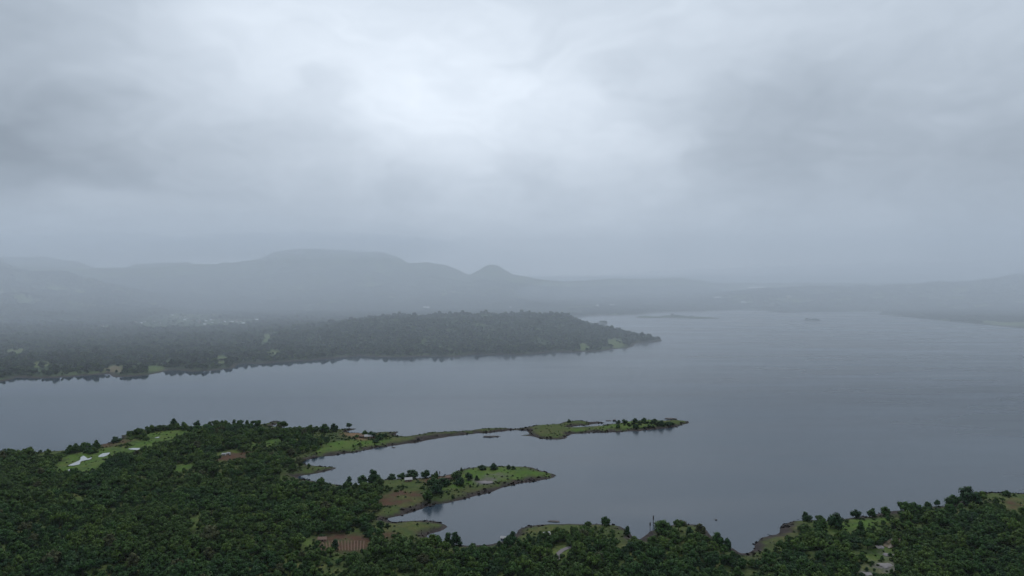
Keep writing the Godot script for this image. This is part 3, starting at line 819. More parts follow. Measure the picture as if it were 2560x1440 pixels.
	[5, [Vector2(272.3, -499.0), Vector2(280.3, -505.5), Vector2(282.8, -502.0), Vector2(276.2, -495.5)]],
	[2, [Vector2(444.3, -647.4), Vector2(459.8, -650.4), Vector2(493.4, -654.4), Vector2(516.3, -644.5), Vector2(493.6, -616.0), Vector2(462.7, -613.5), Vector2(454.7, -627.5), Vector2(439.3, -631.9)]],
	# tree clumps inside the clearings
	[0, [Vector2(-450.3, -751.5), Vector2(-461.6, -788.5), Vector2(-446.4, -778.0), Vector2(-428.6, -735.6)]],
	[0, [Vector2(-499.3, -791.5), Vector2(-502.9, -814.0), Vector2(-488.5, -804.5), Vector2(-481.9, -787.5)]],
	[0, [Vector2(-473.6, -821.5), Vector2(-473.4, -836.5), Vector2(-460.8, -824.5), Vector2(-458.3, -808.0)]],
	[0, [Vector2(-473.8, -861.5), Vector2(-475.4, -880.5), Vector2(-463.1, -871.0), Vector2(-457.1, -846.5)]],
	[0, [Vector2(-429.5, -825.0), Vector2(-431.2, -844.5), Vector2(-414.5, -823.1), Vector2(-413.8, -806.6)]],
	[0, [Vector2(-193.9, -824.0), Vector2(-192.0, -841.0), Vector2(-185.7, -835.0), Vector2(-186.9, -823.0)]],
	[0, [Vector2(-109.7, -631.5), Vector2(-105.0, -641.0), Vector2(-98.7, -634.5), Vector2(-103.1, -625.0)]],
	[0, [Vector2(273.3, -565.4), Vector2(282.8, -573.9), Vector2(282.0, -565.4), Vector2(273.4, -557.4)]],
	[0, [Vector2(261.8, -497.5), Vector2(268.7, -505.0), Vector2(270.1, -502.0), Vector2(262.9, -493.0)]],
	[3, [Vector2(443.5, -614.5), Vector2(456.9, -625.5), Vector2(467.2, -619.5), Vector2(452.3, -602.0), Vector2(437.7, -599.0)]]]
	for p in patches:
		near_land.kind = fill(near_land, [roughened(p[1], 6.0, 4.0, 5.0)], near_land.kind, p[0])
	var far_patches: Array = [
	[2, [Vector2(-1510.6, -2754.5), Vector2(-1683.8, -3087.4), Vector2(-1704.0, -3379.0), Vector2(-1555.7, -3316.4), Vector2(-1252.8, -3141.6), Vector2(-1169.9, -3141.6), Vector2(-1101.8, -2935.4), Vector2(-1181.4, -2797.6), Vector2(-1260.2, -2754.5), Vector2(-1368.3, -2712.7)]],
	[2, [Vector2(-1614.4, -2672.2), Vector2(-1681.8, -2797.6), Vector2(-1649.0, -2797.6), Vector2(-1568.2, -2652.4)]],
	[1, [Vector2(-1632.5, -3256.0), Vector2(-1837.7, -3731.4), Vector2(-1761.5, -3851.8), Vector2(-1575.2, -3655.1), Vector2(-1494.4, -3444.1), Vector2(-1555.7, -3316.4)]],
	[1, [Vector2(-2331.3, -3582.0), Vector2(-2488.3, -3893.7), Vector2(-2357.2, -3810.8), Vector2(-2166.1, -3511.7)]],
	[1, [Vector2(-1333.7, -1789.2), Vector2(-1381.8, -1883.5), Vector2(-1354.1, -1883.5), Vector2(-1291.7, -1789.2)]],
	[1, [Vector2(280.0, -1988.4), Vector2(320.2, -2182.7), Vector2(349.2, -2156.4), Vector2(345.2, -2057.1), Vector2(305.8, -1966.5)]],
	[1, [Vector2(184.3, -1903.6), Vector2(208.8, -2033.6), Vector2(224.2, -2010.8), Vector2(207.8, -1903.6)]],
	[1, [Vector2(-1104.9, -1555.3), Vector2(-1116.4, -1611.5), Vector2(-1059.4, -1569.0), Vector2(-1059.0, -1515.7)]],
	[4, [Vector2(-876.6, -1478.0), Vector2(-921.2, -1569.0), Vector2(-885.8, -1555.3), Vector2(-843.6, -1465.9)]],
	[1, [Vector2(-805.1, -1490.4), Vector2(-829.1, -1569.0), Vector2(-799.0, -1555.3), Vector2(-768.1, -1478.0)]],
	[1, [Vector2(-712.9, -1641.1), Vector2(-744.3, -1737.0), Vector2(-710.1, -1703.8), Vector2(-681.2, -1611.5)]],
	[1, [Vector2(-640.6, -1789.2), Vector2(-658.8, -1883.5), Vector2(-626.9, -1825.8), Vector2(-607.4, -1754.0)]],
	[1, [Vector2(-743.4, -2010.8), Vector2(-828.0, -2294.8), Vector2(-808.2, -2265.7), Vector2(-722.1, -2010.8)]]]
	for p in far_patches:
		far_land.kind = fill(far_land, [roughened(p[1], 20.0, 14.0, 5.0)], far_land.kind, p[0])
	# flooded hollows: level ground round each sheet of standing water
	var ponds: Array = [
	[Vector2(-482.4, -733.0), Vector2(-483.5, -745.5), Vector2(-485.2, -755.0), Vector2(-485.0, -763.0), Vector2(-496.4, -785.5), Vector2(-490.8, -782.5), Vector2(-477.9, -769.0), Vector2(-478.6, -779.0), Vector2(-471.8, -765.0), Vector2(-478.8, -757.5), Vector2(-471.0, -739.5), Vector2(-475.3, -734.0)],
	[Vector2(-476.1, -782.5), Vector2(-477.8, -793.0), Vector2(-470.5, -798.0), Vector2(-466.4, -789.5), Vector2(-465.8, -774.5), Vector2(-471.6, -773.5)],
	[Vector2(-458.3, -808.0), Vector2(-454.1, -812.5), Vector2(-438.2, -809.5), Vector2(-440.5, -801.5)],
	[Vector2(-463.0, -706.1), Vector2(-463.7, -713.5), Vector2(-456.9, -712.1), Vector2(-453.2, -701.1)],
	[Vector2(-458.0, -869.0), Vector2(-455.5, -876.0), Vector2(-453.4, -878.0), Vector2(-451.8, -869.0)]]
	for p in ponds:
		var mid := Vector2.ZERO
		for q in p: mid += q / p.size()
		for n in p.size(): p[n] = mid + (p[n] - mid) * 0.8
		var level := look(near_land, "h", mid.x, mid.y)
		for j in near_land.nz:
			var z: float = near_land.z0 + j * near_land.cell
			if absf(z - mid.y) > 70.0: continue
			for i in near_land.nx:
				var x: float = near_land.x0 + i * near_land.cell
				if absf(x - mid.x) > 90.0: continue
				var near := 1e6
				for s in p.size():
					near = minf(near, Vector2(x, z).distance_to(Geometry2D.get_closest_point_to_segment(Vector2(x, z), p[s], p[(s + 1) % p.size()])))
				var k: int = j * near_land.nx + i
				if Geometry2D.is_point_in_polygon(Vector2(x, z), PackedVector2Array(p)):
					near_land.h[k] = level - 0.7
				else:
					near_land.h[k] = lerpf(level + 0.02 * near - 0.15, near_land.h[k], sm(3.0, 22.0, near))
		near_land.kind = fill(near_land, [p], near_land.kind, 7)
		p.append(level)

	var o := part("near_shore_ground", land_mesh(near_land, near_paint, {}), M.near_ground, self)
	tag(o, "grassy and wooded near shore with two long tongues of land", "", "", "structure")
	o = part("far_peninsula_ground", land_mesh(far_land, far_paint, {}), M.far_ground, self)
	tag(o, "dark wooded peninsula across the lake", "", "", "structure")
	o = part("valley_and_hills", land_mesh(valley, valley_paint, far_land, 1.5), M.valley_ground, self)
	tag(o, "misty valley plain with ranges of hills behind it", "", "", "structure")
	var sheet := PlaneMesh.new()
	sheet.size = Vector2(20000, 16500)
	o = part("lake_water", sheet, M.lake, self, Vector3(0, 0, -5250))
	tag(o, "wide grey lake with slight ripples", "", "", "structure")
	for p in ponds:
		var level: float = p.pop_back()
		pond("flooded_field_water", "pale sheet of standing water in a green field", p, level, M.flood, "flooded fields")
	for p in [[Vector2(281.6, -515.0), Vector2(291.5, -527.0), Vector2(301.7, -532.9), Vector2(302.6, -528.0), Vector2(292.7, -517.0), Vector2(283.7, -510.5)]]:
		pond("muddy_pool", "brown pool beside the pale rock slabs at the lower right", p, look(near_land, "h", p[0].x, p[0].y) + 0.35, M.puddle)

	# ------------------------------------------------------------ trees of the near shore
	for k in 9: crowns.append(make_crown(k / 3, k, 95))
	for k in 3: trunks.append(make_trunk(k))
	for k in 4: small_crowns.append(make_small_crown(k))
	# trees that stand out by themselves: spot, height, width, shape, tint, label
	var lone: Array = [
	[Vector2(78.1, -566.4), 9.5, 8.5, 0, 0, "lone round tree on the grassy headland in the lower middle"],
	[Vector2(120.6, -545.4), 14.5, 17.0, 0, 1, "broad pale-topped tree right of the thin dark post"],
	[Vector2(141.9, -540.9), 9.0, 8.0, 0, 3, "dark tree on the headland tip right of the broad tree"],
	[Vector2(152.1, -546.4), 11.0, 9.5, 0, 5, "reddish-brown tree at the very end of the headland"],
	[Vector2(158.2, -520.9), 13.0, 12.0, 0, 0, "dark round tree at the narrow inlet right of the headland"],
	[Vector2(163.9, -516.4), 12.0, 9.0, 1, 3, "narrow tree between two round ones at the inlet"],
	[Vector2(93.3, -549.4), 10.0, 6.5, 1, 3, "slim tree in the dip of the headland left of the post"],
	[Vector2(254.4, -586.4), 9.5, 10.0, 0, 3, "lone tree on the bare shore at lower right"],
	[Vector2(265.9, -557.4), 15.0, 15.0, 0, 3, "dark tree standing in the bright green clearing at lower right"],
	[Vector2(281.5, -547.5), 12.0, 8.0, 1, 0, "slim dark tree right of the bright green clearing"],
	[Vector2(296.5, -584.9), 9.5, 9.0, 0, 3, "tree on the shore behind the bright green clearing"],
	[Vector2(310.8, -585.9), 10.0, 8.5, 0, 0, "first tree of the shore row right of the clearing"],
	[Vector2(323.3, -587.9), 10.5, 9.5, 0, 1, "second tree of the shore row right of the clearing"],
	[Vector2(388.8, -621.4), 7.5, 6.5, 2, 3, "small flat tree sticking up over the right shore wood"],
	[Vector2(407.7, -627.9), 13.0, 13.0, 0, 0, "wide tree left of the tallest tree at right"],
	[Vector2(415.1, -616.9), 20.0, 18.5, 0, 3, "tallest dark tree on the right shore, standing above the wood"],
	[Vector2(465.9, -640.0), 6.5, 8.5, 0, 0, "round dark bush on the grassy ridge at the right edge"],
	[Vector2(473.5, -640.0), 4.0, 3.5, 1, 4, "small bush beside the round one at the right edge"],
	[Vector2(449.0, -644.9), 3.5, 2.2, 1, 3, "thin bush on the grass ridge right of the tallest tree"],
	[Vector2(438.4, -615.0), 10.0, 8.5, 1, 4, "ragged tree before the grassy ridge at the right edge"],
	[Vector2(0.6, -536.9), 10.0, 7.5, 1, 3, "dark tree at the left foot of the grassy headland"],
	[Vector2(-50.3, -533.4), 14.0, 9.0, 1, 0, "tall tree before the inlet right of the small spit"],
	[Vector2(-43.7, -529.4), 13.0, 10.0, 0, 3, "second tree before the inlet right of the small spit"],
	[Vector2(-132.7, -509.0), 11.0, 8.0, 1, 3, "dark tree standing in the ploughed brown field"],
	[Vector2(-102.9, -559.4), 4.2, 3.6, 0, 3, "small round bush on the small grassy spit"],
	[Vector2(-165.5, -688.9), 13.0, 8.0, 1, 3, "tall tree at the waterside left of the second tongue"],
	[Vector2(-139.0, -682.4), 16.5, 15.0, 0, 3, "large dark tree at the root of the second tongue of land"],
	[Vector2(-151.5, -685.9), 12.5, 12.0, 0, 0, "tree left of the large dark one at the second tongue"],
	[Vector2(-124.6, -705.4), 7.5, 11.0, 0, 3, "low tree at the left end of the row on the second tongue"],
	[Vector2(-115.0, -707.9), 8.0, 11.0, 0, 0, "low tree in the middle of the row on the second tongue"],
	[Vector2(-104.6, -710.9), 11.0, 15.0, 0, 3, "biggest round tree of the row on the second tongue"],
	[Vector2(-90.6, -712.4), 10.5, 11.0, 0, 3, "round tree right of the row on the second tongue"],
	[Vector2(-84.1, -713.9), 5.0, 4.0, 1, 3, "small bush between two trees on the second tongue"],
	[Vector2(-79.4, -713.9), 9.0, 4.5, 1, 0, "thin broken tree right of the row on the second tongue"],
	[Vector2(-53.9, -721.5), 7.0, 3.5, 1, 3, "thin little tree where the second tongue widens"],
	[Vector2(-56.5, -695.0), 9.5, 12.0, 0, 4, "olive tree on the near slope of the second tongue"],
	[Vector2(-51.5, -672.5), 9.5, 11.0, 0, 3, "dark round tree in the middle of the second tongue"],
	[Vector2(-43.7, -687.5), 9.5, 9.0, 0, 3, "tree among bright grass on the second tongue"],
	[Vector2(-35.7, -688.5), 7.0, 5.0, 1, 3, "narrow tree among bright grass on the second tongue"],
	[Vector2(-32.1, -727.5), 6.0, 10.0, 0, 3, "low thicket on the far edge of the second tongue"],
	[Vector2(-20.1, -727.5), 8.5, 9.0, 0, 3, "tallest tree on the far edge of the second tongue"],
	[Vector2(-3.4, -730.5), 6.5, 5.0, 1, 3, "narrow tree on the far edge near the tongue's end"],
	[Vector2(1.3, -729.0), 5.0, 4.5, 0, 0, "small round bush on the far edge near the tongue's end"],
	[Vector2(-56.0, -637.9), 5.0, 3.0, 1, 3, "small lone bush on the near grass of the second tongue"],
	[Vector2(-71.4, -644.5), 15.0, 14.0, 0, 3, "big dark tree of the clump on the second tongue"],
	[Vector2(-77.8, -628.9), 13.0, 11.0, 0, 1, "lighter tree in front of the dark clump on the second tongue"],
	[Vector2(-76.3, -664.0), 12.0, 14.0, 0, 0, "tree at the back of the dark clump on the second tongue"],
	[Vector2(-67.3, -672.0), 9.0, 14.0, 0, 3, "spreading tree right of the dark clump on the second tongue"],
	[Vector2(-223.1, -930.0), 9.5, 8.5, 2, 3, "lone umbrella-like tree at the tip of the farthest near point"],
	[Vector2(-237.5, -909.5), 13.0, 12.0, 0, 3, "dark tree near the tip left of the umbrella-like one"],
	[Vector2(-248.4, -902.5), 13.0, 16.0, 0, 0, "broad tree at the far shore of the first tongue"],
	[Vector2(-163.4, -876.5), 6.0, 7.5, 0, 3, "small round tree at the end of the grove on the first tongue"],
	[Vector2(-179.3, -871.0), 10.0, 14.0, 0, 3, "large tree of the grove on the first tongue"],
	[Vector2(-167.5, -863.0), 9.0, 12.0, 0, 0, "near tree of the grove on the first tongue"],
	[Vector2(-190.4, -879.5), 9.0, 9.0, 0, 1, "left tree of the grove on the first tongue"],
	[Vector2(-169.5, -847.5), 5.0, 9.0, 0, 3, "low bush below the grove on the first tongue"],
	[Vector2(81.1, -965.0), 5.5, 6.5, 0, 3, "lone little tree on the far spur of the outer island"],
	[Vector2(149.3, -954.5), 7.0, 8.0, 0, 3, "first tree at the left end of the island wood"],
	[Vector2(158.5, -959.5), 7.0, 9.0, 0, 0, "second tree from the left in the island wood"],
	[Vector2(174.4, -963.0), 7.5, 9.0, 0, 3, "round tree behind the bright island meadow"],
	[Vector2(187.2, -965.0), 7.5, 8.0, 0, 0, "tree at the top of the bright island meadow"],
	[Vector2(200.3, -957.0), 8.0, 10.0, 0, 3, "tree right of the bright island meadow"],
	[Vector2(207.7, -949.5), 8.0, 12.0, 0, 3, "dark thicket at the right end of the island wood"],
	[Vector2(218.7, -949.0), 6.5, 10.0, 0, 3, "low dark tree near the island's right shore"],
	[Vector2(242.3, -967.5), 5.5, 9.0, 0, 5, "low brownish bush on the bare tip of the outer island"],
	[Vector2(169.7, -931.0), 7.0, 9.0, 0, 3, "tree on the near slope of the island meadow"],
	[Vector2(144.8, -929.0), 6.0, 7.0, 0, 0, "small tree on the near slope left of the island meadow"],
	[Vector2(-585.2, -782.5), 10.0, 11.0, 0, 3, "dark tree at the shore by the left edge"],
	[Vector2(-472.2, -950.5), 14.0, 12.0, 0, 3, "tallest tree of the left shore wood"],
	[Vector2(-434.5, -939.0), 10.0, 11.0, 0, 3, "round tree of the left shore wood right of the tallest"],
	[Vector2(-493.8, -848.0), 9.0, 15.0, 0, 3, "wide dark tree at the shore above the brown field on the left"],
	[Vector2(-515.4, -842.4), 6.0, 11.0, 0, 3, "dark tree at the shore above the flooded field"]]
	var keep_off := []
	for t in lone:
		var p: Vector2 = t[0]
		while ground(p.x, p.y) < 0.9: p *= 0.996      # on dry land
		keep_off.append([p, t[2] * 0.5])
		tree(t[5], "", Vector3(p.x, ground(p.x, p.y) - 0.2, p.y), t[2] * 0.5, t[1], t[3], t[4], p.x * 0.37, "lone_tree").get_node("crown").position.y = -0.11 * t[1]
	rng.seed = 77
	var stand := []
	var x := -900.0
	var step := 5.3
	while x < 800.0:
		var z := -1050.0
		while z < -300.0:
			var px := x + rng.randf_range(-2.5, 2.5)
			var pz := z + rng.randf_range(-2.5, 2.5)
			z += step
			var roll := rng.randf()
			var roll2 := rng.randf()
			var roll3 := rng.randf()
			if absf(px) > 0.8 * -pz + 60.0: continue
			var sd := look(near_land, "sd", px, pz)
			if sd < 13.0: continue
			var wob := Vector2(fine.get_noise_2d(px, pz + 500.0), fine.get_noise_2d(px + 500.0, pz)) * 7.0
			var kind := kind_at(near_land, px + wob.x, pz + wob.y)
			var want := 0.93
			var scale := 1.0
			match kind:
				0 when (px > -115.0 and px < 120.0 and pz < -560.0 and pz > -770.0 and sd < 60.0) or (px > -260.0 and pz < -850.0): want = 0.0
				0: want = (0.95 if sd > 24.0 else 0.5) * (1.0 - 0.75 * sm(0.26, 0.42, fine.get_noise_2d(px * 0.5 + 300.0, pz * 0.5)))
				1, 2 when sd < 75.0: want = 0.0
				1, 2:
					want = 0.02 + 0.14 * sm(0.2, 0.5, broad.get_noise_2d(px * 2.5, pz * 2.5))
					scale = 0.5
				3, 4: want = 0.015
				5, 6: want = 0.02
				7: want = 0.0
			if kind == 0:
				# the wood ends in lower growth where a clearing lies behind it
				var b1 := kind_at(near_land, px * 1.022, pz * 1.022)
				var b2 := kind_at(near_land, px * 1.045, pz * 1.045)
				if b1 in [1, 2, 3, 4, 5, 7]:
					scale = 0.5
					want = 0.6
				elif b2 in [1, 2, 3, 4, 5, 7]:
					scale = 0.7
			if roll > want: continue
			var clear := false
			for q in keep_off:
				if q[0].distance_to(Vector2(px, pz)) < q[1] * 1.2 + 2.0:
					clear = true
					break
			if clear: continue
			var vigour := (1.45 if roll3 > 0.93 else 1.0) * 0.85 + 0.45 * clampf(0.5 + broad.get_noise_2d(px * 1.4, pz * 1.4), 0, 1)
			var wide := (2.1 + 2.2 * roll2 * roll2 + 0.5 * roll3) * vigour * scale
			var shape := 0 if roll3 < 0.6 else (1 if roll3 < 0.8 else 2)
			var tall := wide * (1.6 if shape == 0 else (2.0 if shape == 1 else 1.5)) * (0.9 + 0.4 * roll2)
			var warm := broad.get_noise_2d(px * 1.1 + 900.0, pz * 1.1) + (roll2 - 0.5) * 0.9
			var tint := 5 if roll2 > 0.994 else 3 if warm < -0.38 else (0 if warm < -0.05 else (1 if warm < 0.24 else (2 if warm < 0.46 else 4)))
			stand.append({"p": Vector3(px, look(near_land, "h", px, pz) - 0.3, pz), "wide": wide, "tall": tall, "shape": shape, "tint": tint, "turn": roll * 40.0})
		x += step
	# the 290 that show largest are trees of their own
	for t in stand:
		var d: Vector3 = t.p - cam.position
		var flat := -d.z
		var inside: bool = absf(d.x) < flat * 0.75 and (-d.y - t.tall) < flat * 0.455
		t.shows = t.wide / flat if inside else 0.0
	stand.sort_custom(func(a, b): return a.shows > b.shows)
	var hue := ["deep green", "mid green", "yellow-green", "bluish green", "olive green", "brownish green"]
	var form := ["round-crowned", "tall", "flat-topped"]
	for i in mini(290, stand.size()):
		var t: Dictionary = stand[i]
		var side: float = t.p.x / -t.p.z
		var where := "lower left corner" if side < -0.55 else ("lower left forest" if side < -0.3 else ("forest left of the ploughed field" if side < -0.17 else ("forest below the ploughed field" if side < 0.0 else ("forest left of the grey road" if side < 0.1 else ("forest right of the grey road" if side < 0.35 else ("forest left of the pale slabs" if side < 0.53 else "forest right of the pale slabs"))))))
		var beside: Dictionary = {}
		var nearest := 1e9
		for n in stand:
			var gap: float = n.p.distance_squared_to(t.p)
			if gap < nearest and gap > 0.01:
				nearest = gap
				beside = n
		tree("%s %s tree by a %s %s one, %s" % [form[t.shape], hue[t.tint], form[beside.shape], hue[beside.tint], where], "trees of the near forest", t.p, t.wide, t.tall, t.shape, t.tint, t.turn)
	var forest := thing("forest", "dense dark green monsoon forest covering the near shore", "forest", Vector3.ZERO)
	tag(forest, "", "", "", "stuff")
	var lots := []
	var shades := []
	for k in 9:
		lots.append([])
		shades.append([])
	var bars := []
	var bar_shades := []
	for i in range(mini(290, stand.size()), stand.size()):
		var t: Dictionary = stand[i]
		var top: float = 1.7 if t.shape == 0 else (2.3 if t.shape == 1 else 1.25)
		var which: int = t.shape * 3 + i % 3
		var b := Basis(Vector3.UP, t.turn).scaled_local(Vector3(t.wide, t.tall / top, t.wide))
		lots[which].append(Transform3D(b, t.p))
		var c: Color = leaf_tints[t.tint]
		var w := 0.8 + 0.4 * fposmod(t.turn * 3.7, 1.0)
		shades[which].append(Color(c.r * w, c.g * w, c.b * w))
		bars.append(Transform3D(b, t.p))
		bar_shades.append(Color(1, 1, 1))
	for k in 9: scatter(forest, "canopy", crowns[k], M.leaf, lots[k], shades[k])
	scatter(forest, "trunks", trunks[0], M.bark, bars, bar_shades)
	# low scrub on the open ground
	var scrub := thing("scrub", "low dark bushes scattered over the grassy tongues of land", "scrub", Vector3.ZERO)
	tag(scrub, "", "", "", "stuff")
	var low := []
	var low_shades := []
	rng.seed = 78
	for q in keep_off:      # undergrowth at the feet of the trees that stand alone
		for n in 5:
			var a := rng.randf() * TAU
			var p: Vector2 = q[0] + Vector2(cos(a), sin(a)) * q[1] * rng.randf_range(0.3, 1.3)
			var r := rng.randf_range(0.7, 1.7)
			if look(near_land, "sd", p.x, p.y) < 4.0: continue
			low.append(Transform3D(Basis(Vector3.UP, a).scaled_local(Vector3(r * 1.2, r * 0.8, r)), Vector3(p.x, ground(p.x, p.y) - 0.5 * r, p.y)))
			low_shades.append(leaf_tints[n])
	for i in 36000:
		var px := rng.randf_range(-700, 650)
		var pz := rng.randf_range(-1050, -420)
		var r := rng.randf_range(0.5, 1.5)
		var roll := rng.randf()
		var sd := look(near_land, "sd", px, pz)
		if sd < 7.0: continue
		var kind := kind_at(near_land, px, pz)
		if kind == 7 or kind in [3, 4] and roll < 0.9: continue
		if kind in [1, 2, 5, 6] and roll < 0.8 + 0.5 * fine.get_noise_2d(px * 0.5, pz * 0.5): continue
		if kind == 0 and sd > 30.0: r *= 1.5
		low.append(Transform3D(Basis(Vector3.UP, roll * 40.0).scaled_local(Vector3(r, r * 0.8, r)), Vector3(px, look(near_land, "h", px, pz) - 0.4 * r, pz)))
		var c: Color = leaf_tints[int(roll * 97.0) % 5]
		low_shades.append(Color(c.r * 1.15, c.g * 1.15, c.b * 1.1))
	for line in [[Vector2(200.0, -945.0), Vector2(229.2, -955.5)], [Vector2(155.2, -942.5), Vector2(203.6, -962.0)], [Vector2(174.9, -929.5), Vector2(216.6, -944.5)]]:      # thickets on the outer island
		for n in 26:
			var p: Vector2 = line[0].lerp(line[1], rng.randf()) + Vector2(rng.randf_range(-5, 5), rng.randf_range(-5, 5))
			var r := rng.randf_range(1.2, 3.2)
			if look(near_land, "sd", p.x, p.y) < 5.0: continue
			low.append(Transform3D(Basis(Vector3.UP, r * 9.0).scaled_local(Vector3(r * 1.2, r, r)), Vector3(p.x, ground(p.x, p.y) - 0.4 * r, p.y)))
			low_shades.append(leaf_tints[[0, 1, 3][n % 3]])
	scatter(scrub, "bushes", small_crowns[0], M.leaf, low, low_shades)

	var stones := thing("shore_stones", "loose dark stones strewn along the bare lake banks", "stones", Vector3.ZERO)
	tag(stones, "", "", "", "stuff")
	var stone := SurfaceTool.new()
	stone.begin(Mesh.PRIMITIVE_TRIANGLES)
	add_lobe(stone, Vector3.ZERO, 1.0, 0.6, 4, 7, Color(1, 1, 1), 0.5)
	var lie := []
	var lie_shades := []
	rng.seed = 79
	for i in 90000:
		var px := rng.randf_range(-700, 650)
		var pz := rng.randf_range(-1050, -380)
		var r := 0.25 + 1.3 * pow(rng.randf(), 3.0)
		var roll := rng.randf()
		var sd := look(near_land, "sd", px, pz)
		if sd < -3.0 or sd > 8.0 or fine.get_noise_2d(px * 0.6, pz * 0.6) < -0.1: continue
		lie.append(Transform3D(Basis(Vector3.UP, roll * 40.0).scaled_local(Vector3(r * 1.4, r * 0.8, r)), Vector3(px, look(near_land, "h", px, pz) + 0.1, pz)))
		lie_shades.append(Color(0.035, 0.031, 0.031).lerp(Color(0.085, 0.078, 0.075), roll))
	scatter(stones, "stones", stone.commit(), M.leaf, lie, lie_shades)

	# ------------------------------------------------------------ woods across the lake
	var woods := thing("far_forest", "dark hazy forest covering the peninsula across the lake", "forest", Vector3.ZERO)
	tag(woods, "", "", "", "stuff")
	var places := [[], [], [], []]
	var tones := [[], [], [], []]
	rng.seed = 80
	for gz in 230:
		for gx in 385:
			var px := -2495.0 + gx * 9.3 + rng.randf_range(-4.5, 4.5)
			var pz := -1300.0 - gz * 9.9 + rng.randf_range(-4.5, 4.5)
			var roll := rng.randf()
			var roll2 := rng.randf()
			if absf(px) > 0.8 * -pz + 50.0 or not in_grid(far_land, px, pz): continue
			var sd := look(far_land, "sd", px, pz)
			if sd < 9.0: continue
			var kind := kind_at(far_land, px, pz)
			var want := 0.97
			var open := broad.get_noise_2d(px * 0.9, pz * 0.9) + fine.get_noise_2d(px * 0.5, pz * 0.5) * 0.5
			if pz < -2500.0 and px < -350.0: want = 0.85 - 0.5 * sm(0.0, 0.3, open)
			elif open > 0.33: want = 0.3
			if px > 500.0 and pz < -2500.0 and sd < 70.0: continue
			if kind: want = 0.05
			elif kind_at(far_land, px * 1.02, pz * 1.02) or kind_at(far_land, px * 1.045, pz * 1.045): want *= 0.35
			if roll > want: continue
			var r := 3.4 + 2.2 * roll2 + (2.6 if roll2 > 0.93 else 0.0)
			var k := int(roll2 * 997.0) % 4
			places[k].append(Transform3D(Basis(Vector3.UP, roll * 50.0).scaled_local(Vector3(r, r * (0.8 + 0.8 * fposmod(roll * 77.0, 1.0)), r)), Vector3(px, look(far_land, "h", px, pz) - 0.5, pz)))
			var c: Color = leaf_tints[int(roll * 991.0) % 5] * (0.7 + 0.9 * fposmod(roll * 313.0, 1.0))
			tones[k].append(c)
	for k in 4: scatter(woods, "canopy", small_crowns[k], M.leaf, places[k], tones[k])
	var groves := thing("valley_woods", "faint scattered woods on the misty valley floor", "forest", Vector3.ZERO)
	tag(groves, "", "", "", "stuff")
	places = [[], [], [], []]
	tones = [[], [], [], []]
	rng.seed = 81
	for i in 120000:
		var pz := -3000.0 - 4200.0 * pow(rng.randf(), 1.3)
		var px := rng.randf_range(-0.82, 0.82) * -pz
		var roll := rng.randf()
		if in_grid(far_land, px, pz) or not in_grid(valley, px, pz): continue
		var sd := look(valley, "sd", px, pz)
		if sd < 30.0: continue
		var open := broad.get_noise_2d(px * 0.35, pz * 0.8) + 0.6 * fine.get_noise_2d(px * 0.12, pz * 0.3)
		if open > 0.08 + roll * 0.3: continue
		var r := 4.5 + 4.0 * roll
		var k := i % 4
		places[k].append(Transform3D(Basis(Vector3.UP, roll * 50.0).scaled_local(Vector3(r, r, r)), Vector3(px, look(valley, "h", px, pz) - 2.0, pz)))
		tones[k].append(leaf_tints[i % 4])
	for k in 4: scatter(groves, "canopy", small_crowns[k], M.leaf, places[k], tones[k])

	# ------------------------------------------------------------ buildings
	for b in [
	[Vector2(27.3, -538.9), Vector3(5, 2.4, 4), 0.3, "small white hut half hidden in the trees below the headland", "white_wall", "tin_roof"],
	[Vector2(-6.7, -542.4), Vector3(4, 2.2, 3.5), -0.2, "small white hut by the water left of the grassy headland", "white_wall", "tin_roof"],
	[Vector2(-104.6, -686.0), Vector3(7, 2.4, 5), 0.2, "grey-roofed shed under a tree on the second tongue", "mud_wall", "tin_roof"],
	[Vector2(-64.6, -694.5), Vector3(6, 2.0, 4), 0.05, "low dark shed at the right end of the brown field", "mud_wall", "tile_roof"],
	[Vector2(-146.6, -524.5), Vector3(6, 2.0, 4), 0.1, "low dark hut on the ploughed field", "mud_wall", "tile_roof"],
	[Vector2(-182.7, -867.5), Vector3(10, 2.8, 6), 0.1, "grey-roofed farm hut by the grove on the first tongue", "mud_wall", "tin_roof"],
	[Vector2(-191.4, -870.0), Vector3(7, 2.4, 5), -0.15, "smaller dark hut left of the farm hut on the first tongue", "mud_wall", "tile_roof"],
	[Vector2(-326.0, -769.6), Vector3(4, 1.7, 3), 0.2, "white-roofed shed on the brown clearing in the left forest", "white_wall", "tin_roof"],
	[Vector2(-322.7, -774.5), Vector3(3.5, 1.6, 3), -0.1, "second white shed on the brown clearing, right of the first", "white_wall", "tin_roof"]]:
		var hut := house("hut", b[3], "hut", b[0], b[1], b[2], M[b[4]], M[b[5]])
		add_openings(hut, b[1])
	rng.seed = 90
